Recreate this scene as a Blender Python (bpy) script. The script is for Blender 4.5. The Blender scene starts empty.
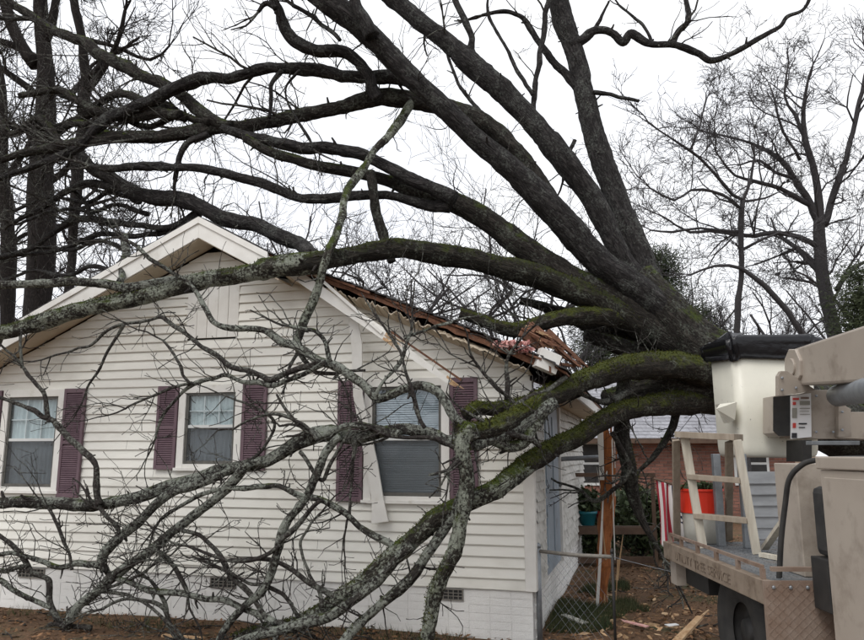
import bpy, math, random
import numpy as np
from mathutils import Vector, Matrix

# ------------------------------------------------------------------ camera
scene = bpy.context.scene
F, CX, CY = 750.0, 432.0, 320.0          # focal length / centre in photo pixels (864 x 640)
CAM = np.array((1.01, -7.40, 1.69))
YAW = math.radians(15.6)
PITCH = math.atan(134 / 750.0)
cam_d = bpy.data.cameras.new('camera')
cam = bpy.data.objects.new('camera', cam_d)
scene.collection.objects.link(cam)
cam.location = CAM
cam.rotation_euler = (math.radians(90) + PITCH, 0, YAW)
cam_d.sensor_width = 36.0
cam_d.lens = 36.0 * F / 864.0
cam_d.clip_start = 0.05
cam_d.clip_end = 2000
scene.camera = cam
# ------------------------------------------------------------------ overcast sky
world = bpy.data.worlds.new('World')
scene.world = world
world.use_nodes = True
wn, wl = world.node_tree.nodes, world.node_tree.links
wn.clear()
w_out = wn.new('ShaderNodeOutputWorld')
w_bg = wn.new('ShaderNodeBackground')
w_sky = wn.new('ShaderNodeTexSky')
w_sky.sky_type = 'NISHITA'
w_sky.sun_disc = False
SUN_EL, SUN_AZ = math.radians(52), math.radians(200)
w_sky.sun_elevation = SUN_EL
w_sky.sun_rotation = SUN_AZ
w_sky.dust_density = 6.0
w_hs = wn.new('ShaderNodeHueSaturation')
w_hs.inputs['Saturation'].default_value = 0.25
w_tc = wn.new('ShaderNodeTexCoord')
w_map = wn.new('ShaderNodeMapping')
w_map.inputs['Scale'].default_value = (1.0, 1.0, 2.5)
w_no = wn.new('ShaderNodeTexNoise')
w_no.inputs['Scale'].default_value = 2.2
w_no.inputs['Detail'].default_value = 5.0
w_ra = wn.new('ShaderNodeValToRGB')
w_ra.color_ramp.elements[0].position = 0.3
w_ra.color_ramp.elements[0].color = (8.9, 9.2, 10.0, 1)
w_ra.color_ramp.elements[1].position = 0.65
w_ra.color_ramp.elements[1].color = (10.6, 10.7, 10.9, 1)
w_mx = wn.new('ShaderNodeMixRGB')
w_mx.inputs['Fac'].default_value = 0.86
wl.new(w_sky.outputs[0], w_hs.inputs['Color'])
wl.new(w_tc.outputs['Generated'], w_map.inputs[0])
wl.new(w_map.outputs[0], w_no.inputs['Vector'])
wl.new(w_no.outputs['Fac'], w_ra.inputs[0])
wl.new(w_hs.outputs[0], w_mx.inputs[1])
wl.new(w_ra.outputs[0], w_mx.inputs[2])
wl.new(w_mx.outputs[0], w_bg.inputs['Color'])
w_bg.inputs['Strength'].default_value = 0.118
wl.new(w_bg.outputs[0], w_out.inputs[0])
sun_d = bpy.data.lights.new('sun', 'SUN')
sun_d.energy = 1.1
sun_d.angle = math.radians(25)
sun_d.color = (1.0, 0.97, 0.93)
sun = bpy.data.objects.new('sun', sun_d)
scene.collection.objects.link(sun)
# sky sun_rotation is clockwise from +Y
sdir = Vector((math.sin(SUN_AZ) * math.cos(SUN_EL), math.cos(SUN_AZ) * math.cos(SUN_EL), math.sin(SUN_EL)))
sun.rotation_euler = (-sdir).to_track_quat('-Z', 'Y').to_euler()
sun.location = (0, -5, 20)
vs = scene.view_settings
vs.view_transform = 'Standard'
vs.look = 'None'
vs.exposure = 0.13
vs.gamma = 1.0
vs.use_curve_mapping = False
scene.render.resolution_x, scene.render.resolution_y = 1024, 759

# ------------------------------------------------------------------ pixel -> place
_d0 = np.array((-math.sin(YAW), math.cos(YAW), 0)); _r = np.array((math.cos(YAW), math.sin(YAW), 0))
_d = _d0 * math.cos(PITCH) + np.array((0, 0, math.sin(PITCH)))
_u = -_d0 * math.sin(PITCH) + np.array((0, 0, math.cos(PITCH)))
def ray(px, py): return _d + (px - CX) / F * _r - (py - CY) / F * _u
def atY(px, py, Y):
    v = ray(px, py); t = (Y - CAM[1]) / v[1]; return CAM + t * v
def atX(px, py, X):
    v = ray(px, py); t = (X - CAM[0]) / v[0]; return CAM + t * v
def atZ(px, py, Z):
    v = ray(px, py); t = (Z - CAM[2]) / v[2]; return CAM + t * v
def atD(px, py, D): return CAM + D * ray(px, py)
def ddepth(p): return float(np.dot(np.asarray(p) - CAM, _d))

# ------------------------------------------------------------------ helpers
col = scene.collection
rng = np.random.default_rng(11)
random.seed(5)

class MB:
    def __init__(s): s.v = []; s.n = 0; s.f = []
    def add(s, verts, faces):
        verts = np.asarray(verts, dtype=np.float64).reshape(-1, 3)
        s.v.append(verts)
        for fa in faces:
            fa = np.asarray(fa, dtype=np.int64)
            if fa.size: s.f.append(fa + s.n)
        s.n += len(verts); return s
    def hexa(s, c8):
        q = [(0, 3, 2, 1), (4, 5, 6, 7), (0, 1, 5, 4), (1, 2, 6, 5), (2, 3, 7, 6), (3, 0, 4, 7)]
        return s.add(c8, [np.array(q)])
    def box(s, x0, x1, y0, y1, z0, z1):
        return s.hexa([(x0, y0, z0), (x1, y0, z0), (x1, y1, z0), (x0, y1, z0), (x0, y0, z1), (x1, y0, z1), (x1, y1, z1), (x0, y1, z1)])
    def beam(s, a, b, w, h, up=(0, 0, 1), w2=None, h2=None):
        a = np.array(a, float); b = np.array(b, float); t = b - a; t /= np.linalg.norm(t)
        up = np.array(up, float)
        x = np.cross(t, up)
        if np.linalg.norm(x) < 1e-3: x = np.cross(t, (1, 0, 0))
        x /= np.linalg.norm(x); y = np.cross(x, t)
        w2 = w if w2 is None else w2; h2 = h if h2 is None else h2
        c = [a - x*w/2 - y*h/2, a + x*w/2 - y*h/2, b + x*w2/2 - y*h2/2, b - x*w2/2 - y*h2/2,
             a - x*w/2 + y*h/2, a + x*w/2 + y*h/2, b + x*w2/2 + y*h2/2, b - x*w2/2 + y*h2/2]
        return s.hexa(c)
    def prism(s, poly, off):
        """polygon (list of 3d pts) extruded by vector off"""
        p = np.array(poly, float); n = len(p); q = p + np.array(off, float)
        fs = [np.array([[i, (i+1) % n, n+(i+1) % n, n+i] for i in range(n)])]
        s.add(np.vstack([p, q]), fs + [np.arange(n)[::-1][None], np.arange(n, 2*n)[None]])
        return s
    def tube(s, pts, rad, k=6, closed_ends=True):
        pts = np.asarray(pts, float); n = len(pts)
        rad = np.asarray(rad, float)
        T = np.gradient(pts, axis=0); T /= np.linalg.norm(T, axis=1, keepdims=True) + 1e-9
        m = np.abs(T).mean(axis=0); ref = np.eye(3)[int(np.argmin(m))]
        N = np.cross(T, ref); N /= np.linalg.norm(N, axis=1, keepdims=True) + 1e-9
        B = np.cross(T, N)
        a = np.arange(k) * 2 * math.pi / k
        if rad.ndim == 1: rad = np.repeat(rad[:, None], k, 1)
        ring = pts[:, None, :] + rad[:, :, None] * (np.cos(a)[None, :, None] * N[:, None, :] + np.sin(a)[None, :, None] * B[:, None, :])
        V = ring.reshape(-1, 3)
        i = np.arange(n - 1)[:, None] * k; j = np.arange(k)[None, :]; j2 = (j + 1) % k
        Q = np.stack([i + j, i + j2, i + k + j2, i + k + j], -1).reshape(-1, 4)
        fs = [Q]
        if closed_ends:
            fs += [np.arange(k)[::-1][None], (np.arange(k) + (n - 1) * k)[None]]
        s.add(V, fs); return ring
    def lathe(s, prof, c, k=24, axis='z'):
        a = np.arange(k) * 2 * math.pi / k; V = []
        for r_, z in prof:
            V.append(np.stack([r_ * np.cos(a), r_ * np.sin(a), np.full(k, z)], 1))
        V = np.vstack(V)
        if axis == 'x': V = V[:, [2, 0, 1]]
        if axis == 'y': V = V[:, [1, 2, 0]]
        n = len(prof); i = np.arange(n - 1)[:, None] * k; j = np.arange(k)[None, :]; j2 = (j + 1) % k
        Q = np.stack([i + j, i + j2, i + k + j2, i + k + j], -1).reshape(-1, 4)
        s.add(V + np.array(c), [Q, np.arange(k)[::-1][None], (np.arange(k) + (n-1)*k)[None]]); return s
    def mesh(s, name, mat, base=(0, 0, 0), smooth=False):
        me = bpy.data.meshes.new(name)
        V = np.vstack(s.v) - np.array(base)
        loops = np.concatenate([f.ravel() for f in s.f])
        tot = np.concatenate([np.full(len(f), f.shape[1]) for f in s.f])
        st = np.concatenate([[0], np.cumsum(tot)[:-1]])
        me.vertices.add(len(V)); me.vertices.foreach_set('co', V.ravel())
        me.loops.add(len(loops)); me.loops.foreach_set('vertex_index', loops.astype(np.int32))
        me.polygons.add(len(tot)); me.polygons.foreach_set('loop_start', st.astype(np.int32))
        me.polygons.foreach_set('loop_total', tot.astype(np.int32))
        me.polygons.foreach_set('use_smooth', np.full(len(tot), smooth, dtype=bool))
        me.materials.append(mat)
        me.update(calc_edges=True); me.validate()
        return me
    def build(s, name, mat, parent=None, smooth=False, bevel=0.0, base=None):
        """links ONE mesh object. World coordinates in, object origin at base (or the parent's base)."""
        b = wbase(parent) if base is None else np.array(base, float)
        me = s.mesh(name, mat, b, smooth)
        if hasattr(s, 'bark') and len(s.bark) == len(me.vertices):
            at_ = me.attributes.new('bark_coord', 'FLOAT_VECTOR', 'POINT'); at_.data.foreach_set('vector', s.bark.ravel())
        o = bpy.data.objects.new(name, me); col.objects.link(o)
        if parent is not None:
            o.parent = parent; o.location = b - wbase(parent)
        else: o.location = b
        if bevel:
            m = o.modifiers.new('bevel', 'BEVEL'); m.width = bevel; m.segments = 2; m.limit_method = 'ANGLE'
        return o

_B = {}
def wbase(o):
    if o is None: return np.zeros(3)
    b = np.array(o.location, float)
    return b + (wbase(o.parent) if o.parent else 0)
def tag(o, label=None, cat=None, group=None, kind=None):
    if label: o['label'] = label
    if cat: o['category'] = cat
    if group: o['group'] = group
    if kind: o['kind'] = kind
    return o
def thing(name, loc, label, cat, group=None):
    o = bpy.data.objects.new(name, None); o.empty_display_size = 0.2; col.objects.link(o)
    o.location = loc; return tag(o, label, cat, group)

def hash3(i):
    x = np.sin(i[..., 0] * 127.1 + i[..., 1] * 311.7 + i[..., 2] * 74.7) * 43758.5453
    return x - np.floor(x)
def vnoise(p):
    p = np.asarray(p, float); i = np.floor(p); f = p - i; f = f * f * (3 - 2 * f); r = 0
    for dx in (0, 1):
        for dy in (0, 1):
            for dz in (0, 1):
                w = (f[..., 0] if dx else 1 - f[..., 0]) * (f[..., 1] if dy else 1 - f[..., 1]) * (f[..., 2] if dz else 1 - f[..., 2])
                r = r + w * hash3(i + np.array((dx, dy, dz)))
    return r * 2 - 1

# ------------------------------------------------------------------ materials
MATS = {}
def nmat(name):
    m = bpy.data.materials.new(name); m.use_nodes = True
    n, l = m.node_tree.nodes, m.node_tree.links
    return m, n, l, n['Principled BSDF']
def mat(name, c, c2=None, rough=0.7, scale=8.0, bump=0.0, bscale=60.0, metal=0.0, detail=6.0, lo=0.35, hi=0.65,
        stretch=(1, 1, 1), dirt=None, dirt_scale=3.0, dirt_lo=0.55, dirt_hi=0.75, coat=0.0, island=0.0, spec=0.5):
    """noise-mixed paint/wood/stone: c and c2 blotched, optional dirt with its own shape, fine bump"""
    if name in MATS: return MATS[name]
    m, n, l, b = nmat(name)
    tc = n.new('ShaderNodeTexCoord'); mp = n.new('ShaderNodeMapping'); mp.inputs['Scale'].default_value = stretch
    l.new(tc.outputs['Object'], mp.inputs[0])
    def noise(sc, det=detail):
        t = n.new('ShaderNodeTexNoise'); t.inputs['Scale'].default_value = sc; t.inputs['Detail'].default_value = det
        t.inputs['Roughness'].default_value = 0.62
        l.new(mp.outputs[0], t.inputs['Vector']); return t.outputs['Fac']
    def ramp(src, a, b_):
        r_ = n.new('ShaderNodeMapRange'); r_.inputs[1].default_value = a; r_.inputs[2].default_value = b_
        l.new(src, r_.inputs[0]); return r_.outputs[0]
    def mix(f, a, b_):
        x = n.new('ShaderNodeMixRGB')
        l.new(f, x.inputs[0])
        for k, s_ in ((1, a), (2, b_)):
            if isinstance(s_, tuple): x.inputs[k].default_value = (*s_, 1)
            else: l.new(s_, x.inputs[k])
        return x.outputs[0]
    cur = c
    if c2: cur = mix(ramp(noise(scale), lo, hi), c, c2)
    if dirt: cur = mix(ramp(noise(dirt_scale, 8), dirt_lo, dirt_hi), cur, dirt)
    if island:
        g = n.new('ShaderNodeNewGeometry'); hs = n.new('ShaderNodeHueSaturation')
        r_ = n.new('ShaderNodeMapRange'); r_.inputs[3].default_value = 1 - island; r_.inputs[4].default_value = 1 + island
        l.new(g.outputs['Random Per Island'], r_.inputs[0]); l.new(r_.outputs[0], hs.inputs['Value'])
        if isinstance(cur, tuple): hs.inputs['Color'].default_value = (*cur, 1)
        else: l.new(cur, hs.inputs['Color'])
        cur = hs.outputs[0]
    if isinstance(cur, tuple): b.inputs['Base Color'].default_value = (*cur, 1)
    else: l.new(cur, b.inputs['Base Color'])
    b.inputs['Roughness'].default_value = rough; b.inputs['Metallic'].default_value = metal
    b.inputs['Specular IOR Level'].default_value = spec
    if coat: b.inputs['Coat Weight'].default_value = coat
    if bump:
        bp = n.new('ShaderNodeBump'); bp.inputs['Strength'].default_value = 1.0; bp.inputs['Distance'].default_value = bump
        l.new(noise(bscale), bp.inputs['Height']); l.new(bp.outputs[0], b.inputs['Normal'])
    MATS[name] = m; return m

def bark(name, base, base2, lichen, lich_lo, lich_hi, moss_amt, moss=(0.075, 0.095, 0.012), attr=False):
    """bark with furrows, pale lichen crust and moss on the parts that face up"""
    m, n, l, b = nmat(name)
    tc = n.new('ShaderNodeTexCoord')
    def noise(sc, det=8, rg=0.65, mp=None):
        t = n.new('ShaderNodeTexNoise'); t.inputs['Scale'].default_value = sc; t.inputs['Detail'].default_value = det
        t.inputs['Roughness'].default_value = rg; l.new(tc.outputs['Object'], t.inputs['Vector']); return t.outputs['Fac']
    def rmp(src, a, c_, x=0.0, y=1.0):
        r_ = n.new('ShaderNodeMapRange'); r_.inputs[1].default_value = a; r_.inputs[2].default_value = c_
        r_.inputs[3].default_value = x; r_.inputs[4].default_value = y; l.new(src, r_.inputs[0]); return r_.outputs[0]
    def mix(f, a, c_):
        x = n.new('ShaderNodeMixRGB'); l.new(f, x.inputs[0])
        for k, s_ in ((1, a), (2, c_)):
            if isinstance(s_, tuple): x.inputs[k].default_value = (*s_, 1)
            else: l.new(s_, x.inputs[k])
        return x.outputs[0]
    if attr:      # furrows run along the limb
        an = n.new('ShaderNodeAttribute'); an.attribute_name = 'bark_coord'
        t = n.new('ShaderNodeTexNoise'); t.inputs['Scale'].default_value = 22.0; t.inputs['Detail'].default_value = 9.0; t.inputs['Roughness'].default_value = 0.62
        t.inputs['Distortion'].default_value = 0.4; l.new(an.outputs['Vector'], t.inputs['Vector'])
        t2 = n.new('ShaderNodeTexNoise'); t2.inputs['Scale'].default_value = 60.0; t2.inputs['Detail'].default_value = 6.0; l.new(an.outputs['Vector'], t2.inputs['Vector'])
        rd = n.new('ShaderNodeMath'); rd.operation = 'ABSOLUTE'; sb_ = n.new('ShaderNodeMath'); sb_.operation = 'SUBTRACT'; l.new(t.outputs['Fac'], sb_.inputs[0]); sb_.inputs[1].default_value = 0.5; l.new(sb_.outputs[0], rd.inputs[0])
        sm_ = n.new('ShaderNodeMath'); sm_.operation = 'MULTIPLY_ADD'; l.new(rd.outputs[0], sm_.inputs[0]); sm_.inputs[1].default_value = 3.0; 
        h2 = n.new('ShaderNodeMath'); h2.operation = 'MULTIPLY'; h2.inputs[1].default_value = 0.5; l.new(t2.outputs['Fac'], h2.inputs[0]); l.new(h2.outputs[0], sm_.inputs[2])
        fine = sm_.outputs[0]
        cur = mix(rmp(fine, 0.20, 0.85), tuple(c_ * 0.7 for c_ in base), tuple(c_ * 1.1 for c_ in base2))
    else:
        fine = noise(45)
        cur = mix(rmp(fine, 0.35, 0.65), base, base2)
    ln = noise(36, 12, 0.72); lw = noise(4.5, 6, 0.6)
    lm = n.new('ShaderNodeMath'); lm.operation = 'MULTIPLY_ADD'; l.new(lw, lm.inputs[0]); lm.inputs[1].default_value = 0.55
    l2 = n.new('ShaderNodeMath'); l2.operation = 'MULTIPLY'; l2.inputs[1].default_value = 0.72; l.new(ln, l2.inputs[0]); l.new(l2.outputs[0], lm.inputs[2])
    lcol = mix(rmp(noise(90), 0.35, 0.65), lichen, (lichen[0] * 0.6, lichen[1] * 0.62, lichen[2] * 0.58))
    cur = mix(rmp(lm.outputs[0], lich_lo + 0.125, lich_hi + 0.125), cur, lcol)
    if moss_amt > 0:
        g = n.new('ShaderNodeNewGeometry'); sp = n.new('ShaderNodeSeparateXYZ'); l.new(g.outputs['Normal'], sp.inputs[0])
        mn = noise(5, 8, 0.7)
        ad = n.new('ShaderNodeMath'); ad.operation = 'MULTIPLY_ADD'
        l.new(sp.outputs['Z'], ad.inputs[0]); ad.inputs[1].default_value = 0.22; l.new(mn, ad.inputs[2])
        t0 = 0.78 - 0.35 * moss_amt
        mcol = mix(rmp(noise(30), 0.35, 0.65), moss, (moss[0] * 0.45, moss[1] * 0.55, moss[2]))
        cur = mix(rmp(ad.outputs[0], t0, t0 + 0.13), cur, mcol)
    l.new(cur, b.inputs['Base Color']); b.inputs['Roughness'].default_value = 0.9
    b.inputs['Specular IOR Level'].default_value = 0.25
    bp = n.new('ShaderNodeBump'); bp.inputs['Distance'].default_value = 0.035
    l.new(fine, bp.inputs['Height']); l.new(bp.outputs[0], b.inputs['Normal'])
    MATS[name] = m; return m

M_BARK = bark('bark_dark', (0.014, 0.012, 0.012), (0.068, 0.062, 0.060), (0.14, 0.145, 0.135), 0.53, 0.66, 0.0, attr=True)
M_BARKM = bark('bark_mossy', (0.015, 0.012, 0.010), (0.066, 0.058, 0.050), (0.15, 0.16, 0.135), 0.53, 0.66, 0.42, attr=True)
M_MOSSY = bark('bark_thick_moss', (0.018, 0.015, 0.011), (0.06, 0.05, 0.038), (0.17, 0.18, 0.14), 0.55, 0.68, 0.72, (0.085, 0.092, 0.013), attr=True)
M_MOSSL = bark('bark_dark_moss', (0.014, 0.012, 0.009), (0.055, 0.048, 0.037), (0.15, 0.16, 0.13), 0.55, 0.67, 0.62, (0.055, 0.062, 0.012), attr=True)
M_LICH = bark('bark_lichen', (0.020, 0.017, 0.015), (0.075, 0.067, 0.058), (0.33, 0.345, 0.305), 0.47, 0.56, 0.25, attr=True)
M_LICHM = bark('bark_lichen_moss', (0.020, 0.017, 0.013), (0.065, 0.057, 0.045), (0.34, 0.36, 0.30), 0.48, 0.57, 0.55, attr=True)
M_TWIG = bark('bark_twig', (0.017, 0.014, 0.013), (0.06, 0.051, 0.046), (0.21, 0.215, 0.19), 0.50, 0.62, 0.0)
M_FAR = bark('bark_far', (0.042, 0.039, 0.041), (0.085, 0.08, 0.082), (0.15, 0.15, 0.145), 0.58, 0.75, 0.0)
M_PINE = bark('bark_pine', (0.018, 0.015, 0.014), (0.045, 0.037, 0.034), (0.10, 0.095, 0.09), 0.62, 0.8, 0.0, attr=True)
M_MOSST = mat('moss_tuft', (0.080, 0.085, 0.014), (0.032, 0.038, 0.009), rough=0.95, scale=20, island=0.35, spec=0.1)
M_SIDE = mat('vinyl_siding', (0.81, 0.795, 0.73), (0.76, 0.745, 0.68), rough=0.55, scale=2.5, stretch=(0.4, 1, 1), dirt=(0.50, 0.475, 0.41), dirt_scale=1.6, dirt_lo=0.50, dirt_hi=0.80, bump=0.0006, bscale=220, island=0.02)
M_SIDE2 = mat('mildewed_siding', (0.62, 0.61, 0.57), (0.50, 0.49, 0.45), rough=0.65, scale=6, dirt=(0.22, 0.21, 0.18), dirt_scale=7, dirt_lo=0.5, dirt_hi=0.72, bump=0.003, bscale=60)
M_TRIM = mat('white_trim', (0.80, 0.785, 0.74), (0.72, 0.70, 0.65), rough=0.5, scale=5, dirt=(0.50, 0.46, 0.38), dirt_scale=3.5, dirt_lo=0.62, dirt_hi=0.8)
M_SOFF = mat('soffit_tan', (0.62, 0.53, 0.41), (0.50, 0.42, 0.31), rough=0.7, scale=4)
M_FOUND = mat('painted_brick', (0.83, 0.82, 0.79), (0.77, 0.76, 0.73), rough=0.7, scale=14, bump=0.004, bscale=90, dirt=(0.50, 0.46, 0.40), dirt_scale=5, dirt_lo=0.6, dirt_hi=0.78)
M_SHUT = mat('plum_paint', (0.120, 0.070, 0.088), (0.155, 0.098, 0.115), rough=0.55, scale=9, dirt=(0.22, 0.15, 0.15), dirt_scale=6, dirt_lo=0.62, dirt_hi=0.85)
M_BRONZE = mat('storm_frame', (0.075, 0.072, 0.065), (0.12, 0.115, 0.10), rough=0.5, scale=20)
M_INT = mat('unlit_interior_tone', (0.045, 0.05, 0.055), rough=0.9)
M_BLIND = mat('blind_slat', (0.58, 0.61, 0.64), (0.48, 0.51, 0.54), rough=0.7, scale=3)
M_CURT = mat('lace_curtain', (0.58, 0.63, 0.62), (0.46, 0.51, 0.51), rough=0.9, scale=6)
M_SASH = mat('sash_white', (0.66, 0.67, 0.65), rough=0.5)
M_VENT = mat('vent_metal', (0.16, 0.15, 0.13), (0.24, 0.22, 0.19), rough=0.7, scale=30)
M_CEDAR = mat('raw_sheathing', (0.095, 0.040, 0.022), (0.19, 0.085, 0.045), rough=0.85, scale=5, stretch=(6, 1, 6), bump=0.004, bscale=40, dirt=(0.06, 0.03, 0.02), dirt_scale=6, island=0.3)
M_RAW = mat('splintered_wood', (0.56, 0.40, 0.24), (0.38, 0.22, 0.11), rough=0.85, scale=12, stretch=(1, 1, 0.2), bump=0.004, bscale=60, island=0.2)
M_RAWO = mat('red_heartwood', (0.44, 0.155, 0.045), (0.22, 0.075, 0.028), rough=0.85, scale=10, stretch=(3, 3, 0.3), bump=0.006, bscale=40)
M_INSUL = mat('pink_insulation', (0.62, 0.25, 0.24), (0.68, 0.45, 0.40), rough=1.0, scale=15, bump=0.01, bscale=50)
M_SHING = mat('shingle_dark', (0.035, 0.034, 0.036), (0.065, 0.062, 0.062), rough=0.95, scale=60, island=0.25, bump=0.002, bscale=300)
M_SHINGG = mat('shingle_grey', (0.27, 0.27, 0.29), (0.38, 0.38, 0.41), rough=0.95, scale=12, island=0.15, bump=0.003, bscale=200)
M_DOOR = mat('blue_grey_door', (0.36, 0.43, 0.49), (0.30, 0.36, 0.42), rough=0.5, scale=4, dirt=(0.18, 0.19, 0.20), dirt_scale=5)
M_BRICK = mat('red_brick', (0.20, 0.085, 0.06), (0.27, 0.13, 0.095), rough=0.9, scale=3, island=0.25, bump=0.003, bscale=120)
M_MORT = mat('mortar', (0.30, 0.27, 0.24), (0.22, 0.20, 0.18), rough=0.95, scale=20)
M_GALV = mat('galvanized', (0.30, 0.32, 0.34), (0.22, 0.235, 0.25), rough=0.5, metal=0.5, scale=15)
M_TAN = mat('truck_tan_paint', (0.40, 0.35, 0.295), (0.365, 0.315, 0.265), rough=0.42, scale=3, dirt=(0.19, 0.155, 0.12), dirt_scale=5, dirt_lo=0.52, dirt_hi=0.80, coat=0.1)
M_FIBER = mat('bucket_fibreglass', (0.72, 0.70, 0.60), (0.66, 0.64, 0.55), rough=0.4, scale=4, dirt=(0.20, 0.19, 0.16), dirt_scale=26, dirt_lo=0.66, dirt_hi=0.72)
M_BLACKP = mat('black_plastic_sheet', (0.008, 0.008, 0.010), rough=0.16, bump=0.006, bscale=14, spec=0.32)
M_RUBBER = mat('tyre_rubber', (0.022, 0.022, 0.022), (0.045, 0.043, 0.040), rough=0.85, scale=8)
M_BLACK = mat('black_steel', (0.015, 0.015, 0.015), (0.03, 0.028, 0.026), rough=0.6, scale=9)
M_DECK = mat('deck_steel', (0.11, 0.12, 0.13), (0.17, 0.175, 0.18), rough=0.5, scale=5, dirt=(0.10, 0.07, 0.05), dirt_scale=5)
M_RUST = mat('worn_tread_plate', (0.22, 0.15, 0.11), (0.30, 0.235, 0.19), rough=0.6, scale=7, dirt=(0.13, 0.07, 0.04), dirt_scale=5, metal=0.15)
M_RAIL = mat('dirty_tan_rail', (0.27, 0.215, 0.165), (0.20, 0.155, 0.115), rough=0.6, scale=8, dirt=(0.10, 0.065, 0.04), dirt_scale=7, dirt_lo=0.5, dirt_hi=0.7)
M_LADD = mat('ladder_wood', (0.33, 0.28, 0.22), (0.25, 0.205, 0.155), rough=0.8, scale=6, stretch=(4, 4, 0.5), bump=0.002)
M_LADW = mat('ladder_wood_pale', (0.60, 0.56, 0.47), (0.46, 0.41, 0.33), rough=0.8, scale=6, stretch=(4, 4, 0.5), bump=0.002)  # pale tone carries the edge light on the stepladder's front rails
M_TUB = mat('tub_grey', (0.36, 0.35, 0.31), (0.28, 0.27, 0.235), rough=0.5, scale=5)
M_RED = mat('tub_red', (0.72, 0.035, 0.012), rough=0.45)
M_WHITE = mat('white_print', (0.78, 0.78, 0.78), rough=0.5)
M_PRINTR = mat('red_print', (0.55, 0.06, 0.05), rough=0.5)
M_PRINTK = mat('black_print', (0.03, 0.03, 0.035), rough=0.5)
M_LETTER = mat('letter_brown', (0.115, 0.085, 0.062), (0.19, 0.145, 0.105), scale=30, rough=0.6)
M_TEAL = mat('teal_glaze', (0.015, 0.16, 0.20), rough=0.3)
M_REDG = mat('red_glaze', (0.30, 0.02, 0.02), rough=0.3)
M_BROWNW = mat('brown_porch_wood', (0.075, 0.045, 0.03), (0.12, 0.075, 0.05), rough=0.8, scale=6)
M_FENCEW = mat('weathered_white_boards', (0.40, 0.42, 0.44), (0.30, 0.315, 0.33), rough=0.8, scale=4, island=0.12, stretch=(0.5, 1, 2))
M_LEAF = mat('evergreen_leaf', (0.030, 0.050, 0.018), (0.055, 0.075, 0.025), rough=0.7, scale=3, island=0.4)
M_PINEL = mat('pine_needles', (0.030, 0.045, 0.022), (0.06, 0.075, 0.03), rough=0.8, scale=1, island=0.4)
M_GRASS = mat('grass_blade', (0.028, 0.045, 0.013), (0.075, 0.08, 0.03), rough=0.8, scale=2, island=0.4)
M_STRAW = mat('dead_leaf', (0.20, 0.105, 0.048), (0.11, 0.058, 0.030), rough=0.9, scale=2, island=0.5)

m, n, l, b = nmat('ground_soil'); MATS['ground'] = m
tc = n.new('ShaderNodeTexCoord')
def _nz(s_, d_=8):
    t = n.new('ShaderNodeTexNoise'); t.inputs['Scale'].default_value = s_; t.inputs['Detail'].default_value = d_
    t.inputs['Roughness'].default_value = 0.7; l.new(tc.outputs['Object'], t.inputs['Vector']); return t.outputs['Fac']
r1 = n.new('ShaderNodeValToRGB'); r1.color_ramp.elements[0].position = 0.3; r1.color_ramp.elements[0].color = (0.07, 0.040, 0.022, 1)
r1.color_ramp.elements[1].position = 0.7; r1.color_ramp.elements[1].color = (0.22, 0.115, 0.052, 1)
l.new(_nz(30), r1.inputs[0])
r2 = n.new('ShaderNodeMapRange'); r2.inputs[1].default_value = 0.50; r2.inputs[2].default_value = 0.62; l.new(_nz(0.9), r2.inputs[0])
mx = n.new('ShaderNodeMixRGB'); l.new(r2.outputs[0], mx.inputs[0]); l.new(r1.outputs[0], mx.inputs[1]); mx.inputs[2].default_value = (0.055, 0.06, 0.022, 1)
l.new(mx.outputs[0], b.inputs['Base Color']); b.inputs['Roughness'].default_value = 0.95
bp = n.new('ShaderNodeBump'); bp.inputs['Distance'].default_value = 0.03; l.new(_nz(40), bp.inputs['Height']); l.new(bp.outputs[0], b.inputs['Normal'])
M_GROUND = m

m, n, l, b = nmat('window_glass'); MATS['glass'] = m
out = n['Material Output']; n.remove(b)
tr = n.new('ShaderNodeBsdfTransparent'); tr.inputs[0].default_value = (0.93, 0.96, 0.97, 1)
gl = n.new('ShaderNodeBsdfGlossy'); gl.inputs['Roughness'].default_value = 0.03
lwt = n.new('ShaderNodeLayerWeight'); fr = n.new('ShaderNodeMath'); fr.operation = 'POWER'; fr.inputs[1].default_value = 5.0; l.new(lwt.outputs['Facing'], fr.inputs[0])
tc = n.new('ShaderNodeTexCoord'); nz = n.new('ShaderNodeTexNoise'); nz.inputs['Scale'].default_value = 2.0
l.new(tc.outputs['Object'], nz.inputs['Vector'])
bp = n.new('ShaderNodeBump'); bp.inputs['Distance'].default_value = 0.0006; 
ml = n.new('ShaderNodeMath'); ml.operation = 'MULTIPLY_ADD'; ml.inputs[1].default_value = 0.95; ml.inputs[2].default_value = 0.045
l.new(fr.outputs[0], ml.inputs[0])
ms = n.new('ShaderNodeMixShader'); l.new(ml.outputs[0], ms.inputs[0]); l.new(tr.outputs[0], ms.inputs[1]); l.new(gl.outputs[0], ms.inputs[2])
l.new(ms.outputs[0], out.inputs['Surface'])
M_GLASS = m
m, n, l, b = nmat('insect_screen'); out = n['Material Output']
tr = n.new('ShaderNodeBsdfTransparent'); ms = n.new('ShaderNodeMixShader'); ms.inputs[0].default_value = 0.30
b.inputs['Base Color'].default_value = (0.10, 0.105, 0.11, 1); b.inputs['Roughness'].default_value = 0.6
l.new(tr.outputs[0], ms.inputs[1]); l.new(b.outputs[0], ms.inputs[2]); l.new(ms.outputs[0], out.inputs['Surface'])
M_SCREEN = m

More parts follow.
